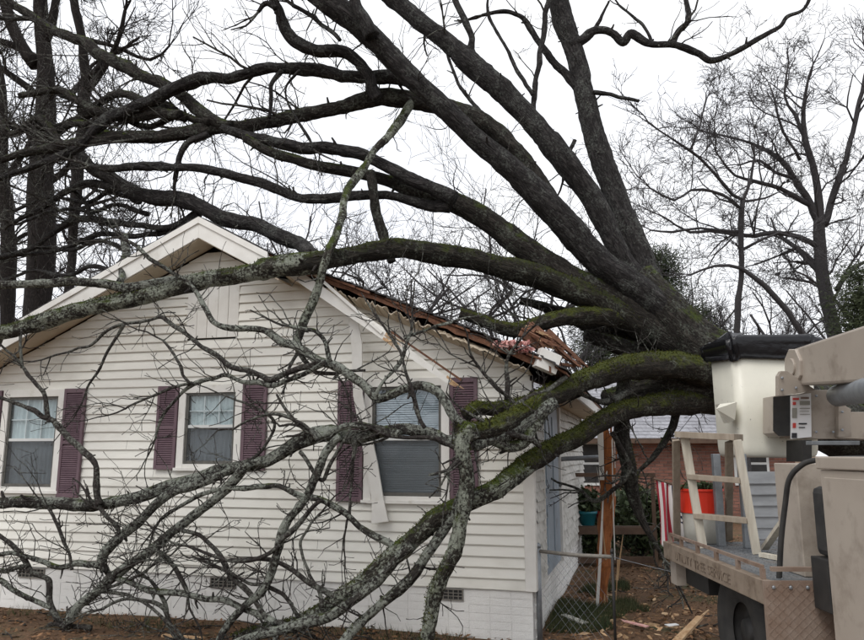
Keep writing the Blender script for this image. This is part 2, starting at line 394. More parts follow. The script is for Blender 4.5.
# ------------------------------------------------------------------ ground
g = MB()
xs = np.concatenate([np.linspace(-600, -20, 12), np.linspace(-15, 12, 109), np.linspace(20, 600, 12)])
ys = np.concatenate([np.linspace(-600, -15, 12), np.linspace(-10, 20, 121), np.linspace(30, 600, 12)])
GX, GY = np.meshgrid(xs, ys)
def ground_z(x, y):
    x = np.asarray(x, float); y = np.asarray(y, float)
    p = np.stack([x * 0.7, y * 0.7, np.zeros_like(x)], -1)
    return 0.03 * vnoise(p) + 0.012 * vnoise(p * 4.3) - 0.02
GZ = ground_z(GX, GY)
nx, ny = len(xs), len(ys)
ii, jj = np.meshgrid(np.arange(nx - 1), np.arange(ny - 1))
a = (jj * nx + ii).ravel()
g.add(np.stack([GX, GY, GZ], -1).reshape(-1, 3), [np.stack([a, a + 1, a + nx + 1, a + nx], -1)])
o = g.build('ground', M_GROUND, smooth=True); tag(o, 'bare brown soil and leaf litter with thin grass', 'ground', kind='structure')

# ------------------------------------------------------------------ the house
WX0, WX1, XR = -7.25, -0.05, -3.65
HL = 6.2                                   # length of the house
ROOF_R = [(-3.65, 4.306), (-2.70, 3.79), (-1.30, 3.215), (-0.57, 2.90), (0.12, 2.60), (0.34, 2.47)]
ROOF_L = [(-3.65, 4.306), (-7.62, 2.50)]
def roof_z(x):
    pr = ROOF_R if x > XR else ROOF_L
    xs_ = [p[0] for p in pr]; zs_ = [p[1] for p in pr]
    if xs_[0] > xs_[-1]: xs_, zs_ = xs_[::-1], zs_[::-1]
    return float(np.interp(x, xs_, zs_))
SOFF = 0.30
house = thing('house', (-3.65, 0, 0), 'small white lap-sided house with plum shutters and a crushed gable roof', 'house')
WIN = [(-6.42, -5.535, 1.25, 2.445, 'grid'), (-3.985, -3.195, 1.52, 2.445, 'grid'), (-1.775, -0.865, 1.21, 2.46, 'blind')]
SHUT = [(-6.75, -6.44, 1.20, 2.445), (-5.53, -5.235, 1.20, 2.445), (-4.26, -3.995, 1.52, 2.445), (-3.185, -2.90, 1.52, 2.445),
        (-2.07, -1.785, 1.21, 2.45), (-0.855, -0.575, 1.24, 2.45)]
# wall core behind the siding, coloured dark for the unlit rooms inside
core = MB()
def gable_poly(y, lo, dz, x0=WX0 + 0.04, x1=WX1 - 0.04):
    P = [(x0, y, lo), (x1, y, lo), (x1, y, roof_z(x1) - dz)]
    P += [(x, y, roof_z(x) - dz) for x in (-0.57, -1.3, -2.7, -3.65)] + [(x0, y, roof_z(x0) - dz)]
    return P
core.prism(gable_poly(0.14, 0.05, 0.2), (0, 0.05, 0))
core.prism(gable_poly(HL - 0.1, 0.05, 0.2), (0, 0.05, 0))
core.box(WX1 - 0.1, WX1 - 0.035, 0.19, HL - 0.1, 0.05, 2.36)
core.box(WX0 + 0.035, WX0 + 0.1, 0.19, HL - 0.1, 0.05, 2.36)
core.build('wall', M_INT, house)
def subtract(iv, cuts):
    out_ = [iv]
    for c0, c1 in cuts:
        nx_ = []
        for a_, b_ in out_:
            if c1 <= a_ or c0 >= b_: nx_.append((a_, b_)); continue
            if c0 > a_: nx_.append((a_, c0))
            if c1 < b_: nx_.append((c1, b_))
        out_ = nx_
    return out_
Z0, LAP = 0.42, 0.1016
gz_inv = {}
def xlim(z):
    xs_ = np.linspace(XR, WX1, 400); ok = [x for x in xs_ if roof_z(x) - (SOFF if x < -2.66 else 0.205) + 0.02 >= z]
    xr_ = ok[-1] if ok else None
    xs_ = np.linspace(XR, WX0, 400); ok = [x for x in xs_ if roof_z(x) - SOFF + 0.02 >= z]
    xl_ = ok[-1] if ok else None
    return xl_, xr_
VENTX = (-3.96, -3.30, 2.98, 3.68)
i = 0
while True:
    z0 = Z0 + i * LAP; z1 = z0 + LAP
    l0, r0 = xlim(z0); l1, r1 = xlim(min(z1, 3.985))
    if l0 is None or l1 is None or z0 > 3.95: break
    zm = (z0 + z1) / 2
    cuts = [(w_[0] + 0.02, w_[1] - 0.02) for w_ in WIN if w_[2] < zm < w_[3] - 0.01]
    if VENTX[2] < zm < VENTX[3]: cuts.append((VENTX[0] + 0.02, VENTX[1] - 0.02))
    cuts.sort()
    ivs = []
    for a_, b_ in subtract((l0, r0), cuts):
        cut_ = -1.9 - 3.4 * ((i * 0.37) % 1.0)
        ivs += [(a_, cut_ - 0.0015), (cut_ + 0.0015, b_)] if a_ + 0.5 < cut_ < b_ - 0.5 else [(a_, b_)]
    for a_, b_ in ivs:
        if b_ - a_ < 0.03: continue
        ta, tb = max(a_, l1), min(b_, r1)
        if tb <= ta: continue
        nseg = max(2, int((b_ - a_) / 0.35)); mb = MB()
        t_ = np.linspace(0, 1, nseg + 1)
        xb = a_ + (b_ - a_) * t_; xt = ta + (tb - ta) * t_
        wob = 0.0035 * vnoise(np.stack([xb * 1.7, np.full_like(xb, i * 3.3), np.zeros_like(xb)], -1))
        yb = -0.022 + 0.5 * wob; zb = z0 + wob - 0.006
        zt = np.full_like(xb, min(z1, 3.985) + 0.002)
        rows = [np.stack([xb, yb + 0.021, zb + 0.004], 1), np.stack([xb, yb, zb], 1), np.stack([xb, yb - 0.001, zb + 0.008], 1), np.stack([xt, np.full_like(xb, -0.004), zt], 1)]
        V = np.vstack(rows); k = nseg + 1
        q = [[r_ * k + j, r_ * k + j + 1, (r_ + 1) * k + j + 1, (r_ + 1) * k + j] for r_ in range(3) for j in range(nseg)]
        mb.add(V, [np.array(q)])
        mb.build('siding_board', M_SIDE, house)
    i += 1
# corner trim and right side wall siding
mb = MB(); mb.box(WX1 - 0.085, WX1 + 0.022, -0.028, 0.0, Z0 - 0.01, 2.40); mb.box(WX1 - 0.004, WX1 + 0.024, 0.001, 0.085, Z0 - 0.01, 2.40)
mb.build('corner_trim', M_TRIM, house, bevel=0.004)
DY0, DY1, DZ1 = 0.80, 2.25, 2.30
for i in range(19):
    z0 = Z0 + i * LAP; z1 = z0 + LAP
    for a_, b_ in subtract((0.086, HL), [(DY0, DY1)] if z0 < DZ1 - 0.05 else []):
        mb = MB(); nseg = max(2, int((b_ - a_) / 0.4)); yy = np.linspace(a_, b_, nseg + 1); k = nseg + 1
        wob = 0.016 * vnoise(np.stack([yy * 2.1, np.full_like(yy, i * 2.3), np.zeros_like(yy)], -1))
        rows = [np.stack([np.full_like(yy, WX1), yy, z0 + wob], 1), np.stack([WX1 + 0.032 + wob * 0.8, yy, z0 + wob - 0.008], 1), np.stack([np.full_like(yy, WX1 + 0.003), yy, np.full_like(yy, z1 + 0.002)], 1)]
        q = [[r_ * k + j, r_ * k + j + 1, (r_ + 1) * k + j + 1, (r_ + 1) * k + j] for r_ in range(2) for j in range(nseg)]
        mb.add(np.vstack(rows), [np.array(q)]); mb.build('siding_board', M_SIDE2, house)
mb = MB(); mb.box(WX0 - 0.02, WX0 + 0.03, 0, HL, Z0, 2.4); mb.box(WX0, WX1, HL, HL + 0.03, Z0, 2.4); mb.build('rear_wall', M_SIDE, house)
# side door
door = MB().box(WX1 - 0.02, WX1 + 0.015, DY0 + 0.04, DY1 - 0.04, 0.42, DZ1 - 0.04).build('door', M_DOOR, house)
mb = MB()
for za, zb_ in ((0.55, 1.15), (1.27, 2.12)):
    for ya in (DY0 + 0.14, DY0 + 0.78):
        mb.box(WX1 + 0.0152, WX1 + 0.027, ya, ya + 0.50, za, zb_)
mb.build('door_panel', M_DOOR, door, bevel=0.006)
MB().lathe([(0.0, 0), (0.028, 0), (0.03, 0.03), (0.015, 0.05)], (WX1 + 0.012, DY1 - 0.12, 1.32), 12, 'x').build('door_knob', M_GALV, door)
mb = MB(); mb.box(WX1 - 0.01, WX1 + 0.020, DY0 - 0.05, DY0 + 0.04, 0.40, DZ1 + 0.05); mb.box(WX1 - 0.01, WX1 + 0.045, DY1 - 0.04, DY1 + 0.05, 0.40, DZ1 + 0.05)
mb.box(WX1 - 0.01, WX1 + 0.043, DY0 + 0.04, DY1 - 0.04, DZ1 - 0.04, DZ1 + 0.05); mb.build('door_casing', M_TRIM, house)
mb = MB(); mb.tube([(WX1, 2.3, 1.62), (WX1 + 0.1, 2.3, 1.63), (WX1 + 0.75, 2.15, 1.66)], [0.03, 0.03, 0.028], 10); mb.build('awning_pipe', M_GALV, house, smooth=True)

# painted brick foundation
found = MB().box(WX0 + 0.02, WX1 - 0.022, 0.0, 0.1, -0.25, Z0 - 0.012).box(WX1 - 0.1, WX1 - 0.022, 0.1, HL, -0.25, Z0 - 0.012).build('foundation', M_FOUND, house)
bm_ = MB().box(-0.1005, 0.1005, -0.003, 0.0, -0.034, 0.034)
brick_me = bm_.mesh('brick', M_FOUND)
bm2 = MB().box(0.0, 0.011, -0.097, 0.097, -0.030, 0.030); brick_me2 = bm2.mesh('brick', M_FOUND)
FV = [(-5.99, -5.63), (-3.50, -3.19), (-0.99, -0.74)]
fb = wbase(found)
def put(me, loc, parent, name='brick', rz=0):
    o = bpy.data.objects.new(name, me); col.objects.link(o); o.parent = parent; o.location = np.array(loc) - wbase(parent)
    o.rotation_euler = (0, 0, rz); return o
extra = MB()
for c in range(7):
    z = 0.372 - c * 0.0715
    x = WX1 - 0.025 - (0.097 if c % 2 == 0 else 0.0)
    while x > WX0:
        xa, xb_ = x - 0.1, x + 0.1
        if not any(xb_ > f0 and xa < f1 and c < 2 for f0, f1 in FV):
            if z > -0.06:
                put(brick_me, (min(x, WX1 - 0.12) if False else x - (0.097 if c % 2 else 0), 0.0 - random.uniform(0, 0.003), z + random.uniform(-.002, .002)), found, rz=random.uniform(-.006, .006))
        x -= 0.205
    y = 0.1 + (0.1 if c % 2 else 0.0)
    while y < HL and z > -0.06:
        extra.box(WX1 - 0.021, WX1 - 0.010 + random.uniform(0, .004), y, y + 0.19, z - 0.03, z + 0.03); y += 0.205
ob = extra.build('side_bricks', M_FOUND, found); ob['kind'] = 'stuff'
for f0, f1 in FV:
    v = MB().box(f0, f1, -0.016, -0.001, 0.295, 0.305).box(f0, f1, -0.016, -0.001, 0.392, 0.402).box(f0, f0 + 0.012, -0.016, -0.001, 0.305, 0.392).box(f1 - 0.012, f1, -0.016, -0.001, 0.305, 0.392).build('foundation_vent', M_VENT, house)
    MB().box(f0 + 0.012, f1 - 0.012, -0.004, -0.0005, 0.305, 0.392).build('vent_shade_sheet', M_BLACK, v)  # flat black sheet on the wall paints the dark behind the grille
    mb = MB()
    nb = int((f1 - f0) / 0.05)
    for k in range(1, nb): xx = f0 + (f1 - f0) * k / nb; mb.box(xx - 0.004, xx + 0.004, -0.013, -0.0045, 0.305, 0.392)
    for k in (1, 2): zz = 0.305 + 0.029 * k; mb.box(f0 + 0.012, f1 - 0.012, -0.0125, -0.005, zz - 0.003, zz + 0.003)
    mb.build('vent_grille', M_VENT, v)
# gable vent: boarded panel of upright boards
gv = MB().box(VENTX[0], VENTX[1], -0.012, 0.02, VENTX[2], VENTX[3]).build('gable_panel', M_TRIM, house)
nb = 5
for k in range(nb):
    w_ = (VENTX[1] - VENTX[0]) / nb
    MB().box(VENTX[0] + k * w_ + 0.003, VENTX[0] + (k + 1) * w_ - 0.003, -0.024 - 0.002 * (k % 2), -0.013, VENTX[2], VENTX[3]).build('panel_board', M_TRIM, gv)
# windows
for wi, (x0, x1, z0, z1, kind) in enumerate(WIN):
    c_ = 0.085
    w = MB().box(x0, x0 + c_, -0.045, 0.06, z0, z1).box(x1 - c_, x1, -0.045, 0.06, z0, z1).box(x0 + c_, x1 - c_, -0.043, 0.06, z1 - c_, z1).box(x0 + c_, x1 - c_, -0.043, 0.06, z0, z0 + 0.06).build('window', M_TRIM, house, bevel=0.003)
    MB().box(x0 - 0.02, x1 + 0.02, -0.06, -0.0455, z0 - 0.012, z0 + 0.02).build('window_sill', M_TRIM, w)
    a0, a1, b0, b1 = x0 + c_, x1 - c_, z0 + 0.06, z1 - c_
    t = 0.03
    fr_ = MB().box(a0, a0 + t, -0.025, 0.04, b0, b1).box(a1 - t, a1, -0.025, 0.04, b0, b1).box(a0 + t, a1 - t, -0.023, 0.04, b1 - t, b1).box(a0 + t, a1 - t, -0.023, 0.04, b0, b0 + t * 1.2)
    fr_.build('storm_frame', M_BRONZE, w)
    mid = (b0 + b1) / 2 + 0.02
    MB().box(a0 + t, a1 - t, -0.018, 0.03, mid - 0.016, mid + 0.016).build('meeting_rail', M_SASH, w)
    MB().box(a0 + t, a1 - t, 0.004, 0.008, b0 + t, mid - 0.016).build('pane', M_GLASS, w)
    MB().box(a0 + t, a1 - t, -0.016, -0.0145, b0 + t * 1.2, mid - 0.016).build('insect_screen', M_SCREEN, w)
    MB().box(a0 + t, a1 - t, -0.010, -0.006, mid + 0.016, b1 - t).build('pane', M_GLASS, w)
    if kind == 'grid':
        for k in (1, 2):
            xx = a0 + t + (a1 - a0 - 2 * t) * k / 3; MB().box(xx - 0.007, xx + 0.007, -0.004, 0.012, mid + 0.016, b1 - t).build('muntin', M_SASH, w)
        zz = (mid + b1 - t) / 2
        MB().box(a0 + t, a1 - t, -0.003, 0.013, zz - 0.007, zz + 0.007).build('muntin', M_SASH, w)
        # gathered curtain: pleated sheet
        mb = MB(); xx = np.linspace(a0 + t, a1 - t, 70)
        yy = 0.030 + 0.009 * np.sin(xx * 90 + 1.5 * np.sin(xx * 13)); k = len(xx)
        zbot = mid - 0.02
        V = np.vstack([np.stack([xx, yy, np.full(k, zbot)], 1), np.stack([xx, yy, np.full(k, b1 - t)], 1)])
        mb.add(V, [np.array([[j, j + 1, k + j + 1, k + j] for j in range(k - 1)])]); mb.build('curtain', M_CURT, w, smooth=True)
        mb = MB(); yy = yy + 0.014
        V = np.vstack([np.stack([xx, yy, np.full(k, b0 + t)], 1), np.stack([xx, yy, np.full(k, zbot + 0.02)], 1)])
        mb.add(V, [np.array([[j, j + 1, k + j + 1, k + j] for j in range(k - 1)])]); mb.build('inner_curtain', M_BLIND, w, smooth=True)
    else:
        mb = MB(); nsl = 46
        for k in range(nsl):
            zz = b0 + t + (b1 - b0 - 2 * t) * (k + 0.5) / nsl
            dz = 0.013 + random.uniform(-.002, .002)
            mb.hexa([(a0 + t, 0.022, zz - dz), (a1 - t, 0.022, zz - dz), (a1 - t, 0.040, zz + dz - 0.003), (a0 + t, 0.040, zz + dz - 0.003),
                     (a0 + t, 0.022, zz - dz + 0.002), (a1 - t, 0.022, zz - dz + 0.002), (a1 - t, 0.040, zz + dz - 0.001), (a0 + t, 0.040, zz + dz - 0.001)])
        ob = mb.build('blind_slats', M_BLIND, w); ob['kind'] = 'stuff'
# shutters
for (x0, x1, z0, z1) in SHUT:
    s_ = MB().box(x0, x0 + 0.035, -0.056, -0.022, z0, z1).box(x1 - 0.035, x1, -0.056, -0.022, z0, z1).box(x0 + 0.035, x1 - 0.035, -0.054, -0.022, z0, z0 + 0.05).box(x0 + 0.035, x1 - 0.035, -0.054, -0.022, z1 - 0.05, z1).box(x0 + 0.035, x1 - 0.035, -0.054, -0.022, (z0 + z1) / 2 - 0.02, (z0 + z1) / 2 + 0.02).build('shutter', M_SHUT, house, bevel=0.002)
    MB().box(x0 + 0.035, x1 - 0.035, -0.030, -0.0225, z0 + 0.05, z1 - 0.05).build('shutter_back', M_SHUT, s_)
    mb = MB(); z = z0 + 0.06
    while z < z1 - 0.07:
        if abs(z + 0.012 - (z0 + z1) / 2) > 0.03:
            mb.hexa([(x0 + 0.035, -0.052, z), (x1 - 0.035, -0.052, z), (x1 - 0.035, -0.036, z + 0.016), (x0 + 0.035, -0.036, z + 0.016),
                     (x0 + 0.035, -0.052, z + 0.007), (x1 - 0.035, -0.052, z + 0.007), (x1 - 0.035, -0.036, z + 0.023), (x0 + 0.035, -0.036, z + 0.023)])
        z += 0.024
    ob = mb.build('louvres', M_SHUT, s_); ob['kind'] = 'stuff'
# roof: sheathing boards run along the house, shingles on top
OV = 0.36
roof = MB().box(XR - 0.02, XR + 0.02, -OV + 0.05, HL + 0.2, 4.10, 4.24).build('roof', M_CEDAR, house)
def slope_pts(prof, step):
    out_ = []; P = [np.array(p) for p in prof]
    for a_, b_ in zip(P[:-1], P[1:]):
        nn = max(1, round(np.linalg.norm(b_ - a_) / step))
        for k in range(nn): out_.append((a_ + (b_ - a_) * k / nn, a_ + (b_ - a_) * (k + 1) / nn))
    return out_
def slab(mb, p, q, y0, y1, top, bot, skew=0.0):
    mb.hexa([(p[0], y0, p[1] - bot), (q[0], y0 + skew, q[1] - bot), (q[0], y1, q[1] - bot), (p[0], y1, p[1] - bot),
             (p[0], y0, p[1] - top), (q[0], y0 + skew, q[1] - top), (q[0], y1, q[1] - top), (p[0], y1, p[1] - top)])
for side, prof in (('l', ROOF_L), ('r', ROOF_R)):
    for j, (p, q) in enumerate(slope_pts(prof, 0.16)):
        mb = MB(); dd = 0.002 * (j % 2)
        d_ = (q - p) * 0.012
        y0 = -OV + 0.03
        if side == 'r' and p[0] > -2.6: y0 += random.uniform(-0.05, 0.05)
        slab(mb, p + d_, q - d_, y0, HL + 0.3, 0.022 + dd, 0.045 + dd, 0 if side == 'l' else random.uniform(-.03, .03))
        mb.build('sheathing_board', M_CEDAR, roof)
    mb = MB()
    for j, (p, q) in enumerate(slope_pts(prof, 0.14)):
        y = -OV - 0.02
        while y < HL + 0.3:
            wd = 0.30; e = min(y + wd, HL + 0.32)
            jz = random.uniform(0, 0.004)
            p2, q2 = p.copy(), q + (q - p) * 0.12
            slab(mb, p2 + np.array((0, -0.008)), q2 + np.array((0, 0.006 + jz)), y + 0.003, e, 0.0, 0.012)
            y += wd
    ob = mb.build('shingles', M_SHING, roof); ob['kind'] = 'stuff'
# left fascia, moulding and soffit (intact)
def rake(mb, xa, xb, y0, y1, d0, d1):
    za, zb_ = roof_z(xa), roof_z(xb)
    mb.hexa([(xa, y0, za - d1), (xb, y0, zb_ - d1), (xb, y1, zb_ - d1), (xa, y1, za - d1), (xa, y0, za - d0), (xb, y0, zb_ - d0), (xb, y1, zb_ - d0), (xa, y1, za - d0)])
mb = MB(); rake(mb, XR, -7.6, -OV, -OV + 0.028, 0.05, 0.25); mb.build('rake_fascia', M_TRIM, house)
mb = MB(); rake(mb, XR, -7.6, -OV - 0.018, -OV + 0.012, 0.012, 0.085); mb.build('rake_moulding', M_TRIM, house)
mb = MB(); rake(mb, XR, -7.3, -OV + 0.028, -0.021, 0.245, 0.262); mb.build('rake_soffit', M_SOFF, house)
mb = MB(); rake(mb, XR + 0.002, -2.72, -OV, -OV + 0.028, 0.05, 0.25); mb.build('rake_fascia', M_TRIM, house)
mb = MB(); rake(mb, XR + 0.002, -2.78, -OV - 0.018, -OV + 0.012, 0.012, 0.085); mb.build('rake_moulding', M_TRIM, house)
mb = MB(); rake(mb, XR + 0.002, -2.66, -OV + 0.028, -0.021, 0.245, 0.262); mb.build('rake_soffit', M_SOFF, house)
# torn right rake: raw rafter edge, soffit boards hanging
def jag(mb, pts_a, pts_b, th):
    n_ = len(pts_a); A = np.array(pts_a, float); Bp = np.array(pts_b, float); off = np.array(th)
    V = np.vstack([A, Bp, A + off, Bp + off])
    q = []
    for k in range(n_ - 1):
        q += [[k, k + 1, n_ + k + 1, n_ + k], [2*n_ + k, 3*n_ + k, 3*n_ + k + 1, 2*n_ + k + 1], [k, 2*n_ + k, 2*n_ + k + 1, k + 1], [n_ + k, n_ + k + 1, 3*n_ + k + 1, 3*n_ + k]]
    q += [[0, n_, 3*n_, 2*n_], [n_ - 1, 2*n_ - 1 + 2*n_ - n_ + 0, 4*n_ - 1, 2*n_ - 1]] if False else []
    mb.add(V, [np.array(q)])
for (xa, xb_, y0, y1, d0, d1, mt) in ((-2.7, -0.9, -0.33, -0.29, 0.05, 0.095, M_CEDAR), (-1.0, 0.2, -0.335, -0.29, 0.055, 0.105, M_CEDAR)):
    ts = np.linspace(xa, xb_, 14); mb = MB()
    top = [(x, y0, roof_z(x) - d0) for x in ts]
    bot = [(x, y0, roof_z(x) - d1 + random.uniform(-.02, .02)) for x in ts]
    jag(mb, top, bot, (0, y1 - y0, 0)); mb.build('rafter', mt, roof)
for (xa, xb_, ya, yb, d0, sag) in ((-2.68, -1.9, -0.30, -0.025, 0.205, -0.09), (-1.88, -1.25, -0.30, -0.025, 0.20, -0.085), (-1.24, -0.62, -0.305, -0.025, 0.20, -0.07), (-0.60, -0.02, -0.30, -0.025, 0.205, -0.04), (-0.95, -0.30, -0.34, -0.22, 0.13, 0.04)):
    ts = np.linspace(xa, xb_, 26); mb = MB()
    A = [(x, yb, roof_z(x) - d0) for x in ts]
    Bq = [(x, ya + random.uniform(-.025, .025), roof_z(x) - d0 - sag * random.uniform(0.4, 1.2)) for x in ts]
    jag(mb, A, Bq, (0, 0, -0.012)); mb.build('torn_soffit', M_SOFF, house)
# crushed eave corner: fascia block, insulation, snapped boards
MB().beam(atY(537, 357, -0.34), atY(557, 366, -0.24), 0.10, 0.19, (0, 0, 1)).build('fascia_return', M_TRIM, house, bevel=0.004)
def clump(mb, c, s_, n_, rs):
    for k in range(n_):
        p = np.array(c) + rs.normal(0, 1, 3) * np.array(s_)
        q = p + rs.normal(0, 1, 3) * np.array(s_) * 0.9
        mm = (p + q) / 2 + rs.normal(0, .02, 3)
        mb.tube([p, mm, q], [0.02, 0.04, 0.015], 6)
rs = np.random.default_rng(3)
mb = MB()
for c_, sd, nn_ in ((atY(512, 344, -0.37), (0.06, 0.025, 0.012), 420), (atY(525, 350, -0.37), (0.035, 0.025, 0.010), 200)):
    for k in range(nn_):
        p = np.array(c_) + rs.normal(0, 1, 3) * np.array(sd); e1 = rs.normal(0, 0.009, 3); e2 = rs.normal(0, 0.008, 3)
        mb.add([p - e1 - e2, p + e1 - e2 * 0.6, p + e1 * 0.7 + e2, p - e1 * 0.8 + e2], [np.array([[0, 1, 2, 3]])])
ob = mb.build('insulation', M_INSUL, house); ob['kind'] = 'stuff'
rsb = np.random.default_rng(44)
for k in range(26):
    px = rsb.uniform(532, 585); py = 330 + (px - 532) * 0.72 + rsb.uniform(-7, 9); yy = -0.25 + (px - 532) / 53 * 0.9 + rsb.uniform(-.1, .15)
    c_ = atY(px, py, yy); dv_ = np.array((0.75, rsb.normal(0.1, 0.35), -0.5 + rsb.normal(0, 0.22))); dv_ /= np.linalg.norm(dv_); L_ = rsb.uniform(0.10, 0.32)
    w_ = rsb.uniform(0.02, 0.06); h_ = rsb.uniform(0.012, 0.03)
    if rsb.random() < 0.5: w_, h_ = h_, w_
    mb = MB(); mb.beam(c_ - dv_ * L_ / 2, c_ + dv_ * L_ * 0.2, w_, h_, rsb.normal(0, 1, 3))
    for q_ in range(3): mb.beam(c_ + dv_ * L_ * 0.19 + rsb.normal(0, w_ * .25, 3), c_ + dv_ * L_ * rsb.uniform(0.35, 0.6) + rsb.normal(0, .012, 3), w_ * 0.4, h_ * 0.5, w2=0.003, h2=0.003)
    mb.build('snapped_board', M_CEDAR if k % 9 else M_RAW, roof)
for (pa, pb, ya, yb) in (((535, 328), (578, 366), 0.0, 0.35), ((520, 333), (562, 368), -0.2, 0.1), ((548, 332), (588, 368), 0.3, 0.7)):
    mb = MB(); mb.beam(atY(*pa, ya), atY(*pb, yb), 0.035, 0.075, (0, 0.3, 1), w2=0.02, h2=0.02); mb.build('snapped_rafter', M_CEDAR, roof)
# right eave soffit/fascia, intact further back
MB().box(0.30, 0.33, 1.3, HL + 0.3, 2.30, 2.46).build('eave_fascia', M_TRIM, house)
MB().box(WX1 + 0.02, 0.30, 1.3, HL + 0.3, 2.30, 2.315).build('eave_soffit', M_SOFF, house)
MB().box(-7.62, -7.59, -OV, HL + 0.3, 2.30, 2.48).build('eave_fascia', M_TRIM, house)

# debris hanging from the gable: each a thing of its own
pa, pb = atY(286, 268, -0.40), atY(452, 380, -0.30)
ob = thing('broken_fascia_board', pa, 'long white fascia board torn loose, slanting down across the gable with a splintered end', 'board')
pm = pa + (pb - pa) * 0.63
mb = MB(); mb.beam(pa, pm, 0.026, 0.105); mb.build('board', M_TRIM, ob)
mb = MB(); mb.beam(pm + np.array((0.0, -0.012, -0.012)), pb + np.array((-0.02, 0, -0.02)), 0.024, 0.085, w2=0.02, h2=0.05); mb.build('board', M_TRIM, ob)
mb = MB(); mb.beam(pa + np.array((0.2, -0.025, 0.03)), pm + np.array((-.05, -0.025, 0.035)), 0.02, 0.03); mb.build('moulding', M_TRIM, ob)
mb = MB(); dm = (pb - pa) / np.linalg.norm(pb - pa)
for k in range(9):
    s0 = pm + dm * random.uniform(-.08, .06) + np.array((0, -0.03, -0.05 + 0.012 * k)); mb.beam(s0, s0 + dm * random.uniform(0.08, 0.22) + np.array((0, -.01, random.uniform(-.03, .03))), 0.01, 0.016, w2=0.002, h2=0.002)
mb.build('break_splinters', M_RAW, ob)['kind'] = 'stuff'
mb = MB(); dv = (pb - pa) / np.linalg.norm(pb - pa)
for k in range(7): 
    s0 = pb + np.array((0, random.uniform(-.008, .008), -0.055 + 0.010 * k)) - dv * 0.06
    mb.beam(s0, s0 + dv * random.uniform(0.08, 0.26) + np.array((0, 0, random.uniform(-.02, .015))), 0.012, 0.018, w2=0.002, h2=0.003)
mb.build('splinters', M_RAW, ob)['kind'] = 'stuff'
mb = MB(); mb.beam(pa * 0.35 + pb * 0.65 + np.array((0, 0.0, 0.072)), pb + dv * 0.12 + np.array((0, 0, 0.06)), 0.03, 0.02); mb.build('dark_strip', M_CEDAR, ob)
pts = [atY(352, 311, -0.27), atY(357, 345, -0.22), atY(358, 395, -0.16), atY(364, 425, -0.12), atY(372, 465, -0.085), atY(378, 500, -0.085), atY(380, 522, -0.10)]
mb = MB()
wds = [0.10, 0.115, 0.10, 0.11, 0.13, 0.12, 0.18]
for k in range(len(pts) - 1):
    mb.beam(pts[k], pts[k + 1] + (pts[k+1]-pts[k]) * 0.03, wds[k], 0.022, (0, 1, 0), w2=wds[k + 1])
ob = mb.build('fallen_trim_strip', M_TRIM, None, base=pts[0]); tag(ob, 'bent white trim strip dangling upright beside the right-hand window', 'trim strip')

# ------------------------------------------------------------------ trees: shared growing code
def catmull(P, step):
    """resample a polyline of (x,y,z,r) rows"""
    P = np.asarray(P, float)
    if len(P) < 3:
        n_ = max(2, int(np.linalg.norm(P[1, :3] - P[0, :3]) / step)); t = np.linspace(0, 1, n_ + 1)[:, None]
        return P[0] + (P[1] - P[0]) * t
    Q = np.vstack([2 * P[0] - P[1], P, 2 * P[-1] - P[-2]]); out_ = []
    for k in range(1, len(Q) - 2):
        p0, p1, p2, p3 = Q[k - 1], Q[k], Q[k + 1], Q[k + 2]
        n_ = max(1, int(np.linalg.norm(p2[:3] - p1[:3]) / step))
        t = (np.arange(n_) / n_)[:, None]
        out_.append(0.5 * ((2 * p1) + (-p0 + p2) * t + (2 * p0 - 5 * p1 + 4 * p2 - p3) * t ** 2 + (-p0 + 3 * p1 - 3 * p2 + p3) * t ** 3))
    out_.append(P[-1:]); R = np.vstack(out_); R[:, 3] = np.maximum(R[:, 3], 0.0015); return R

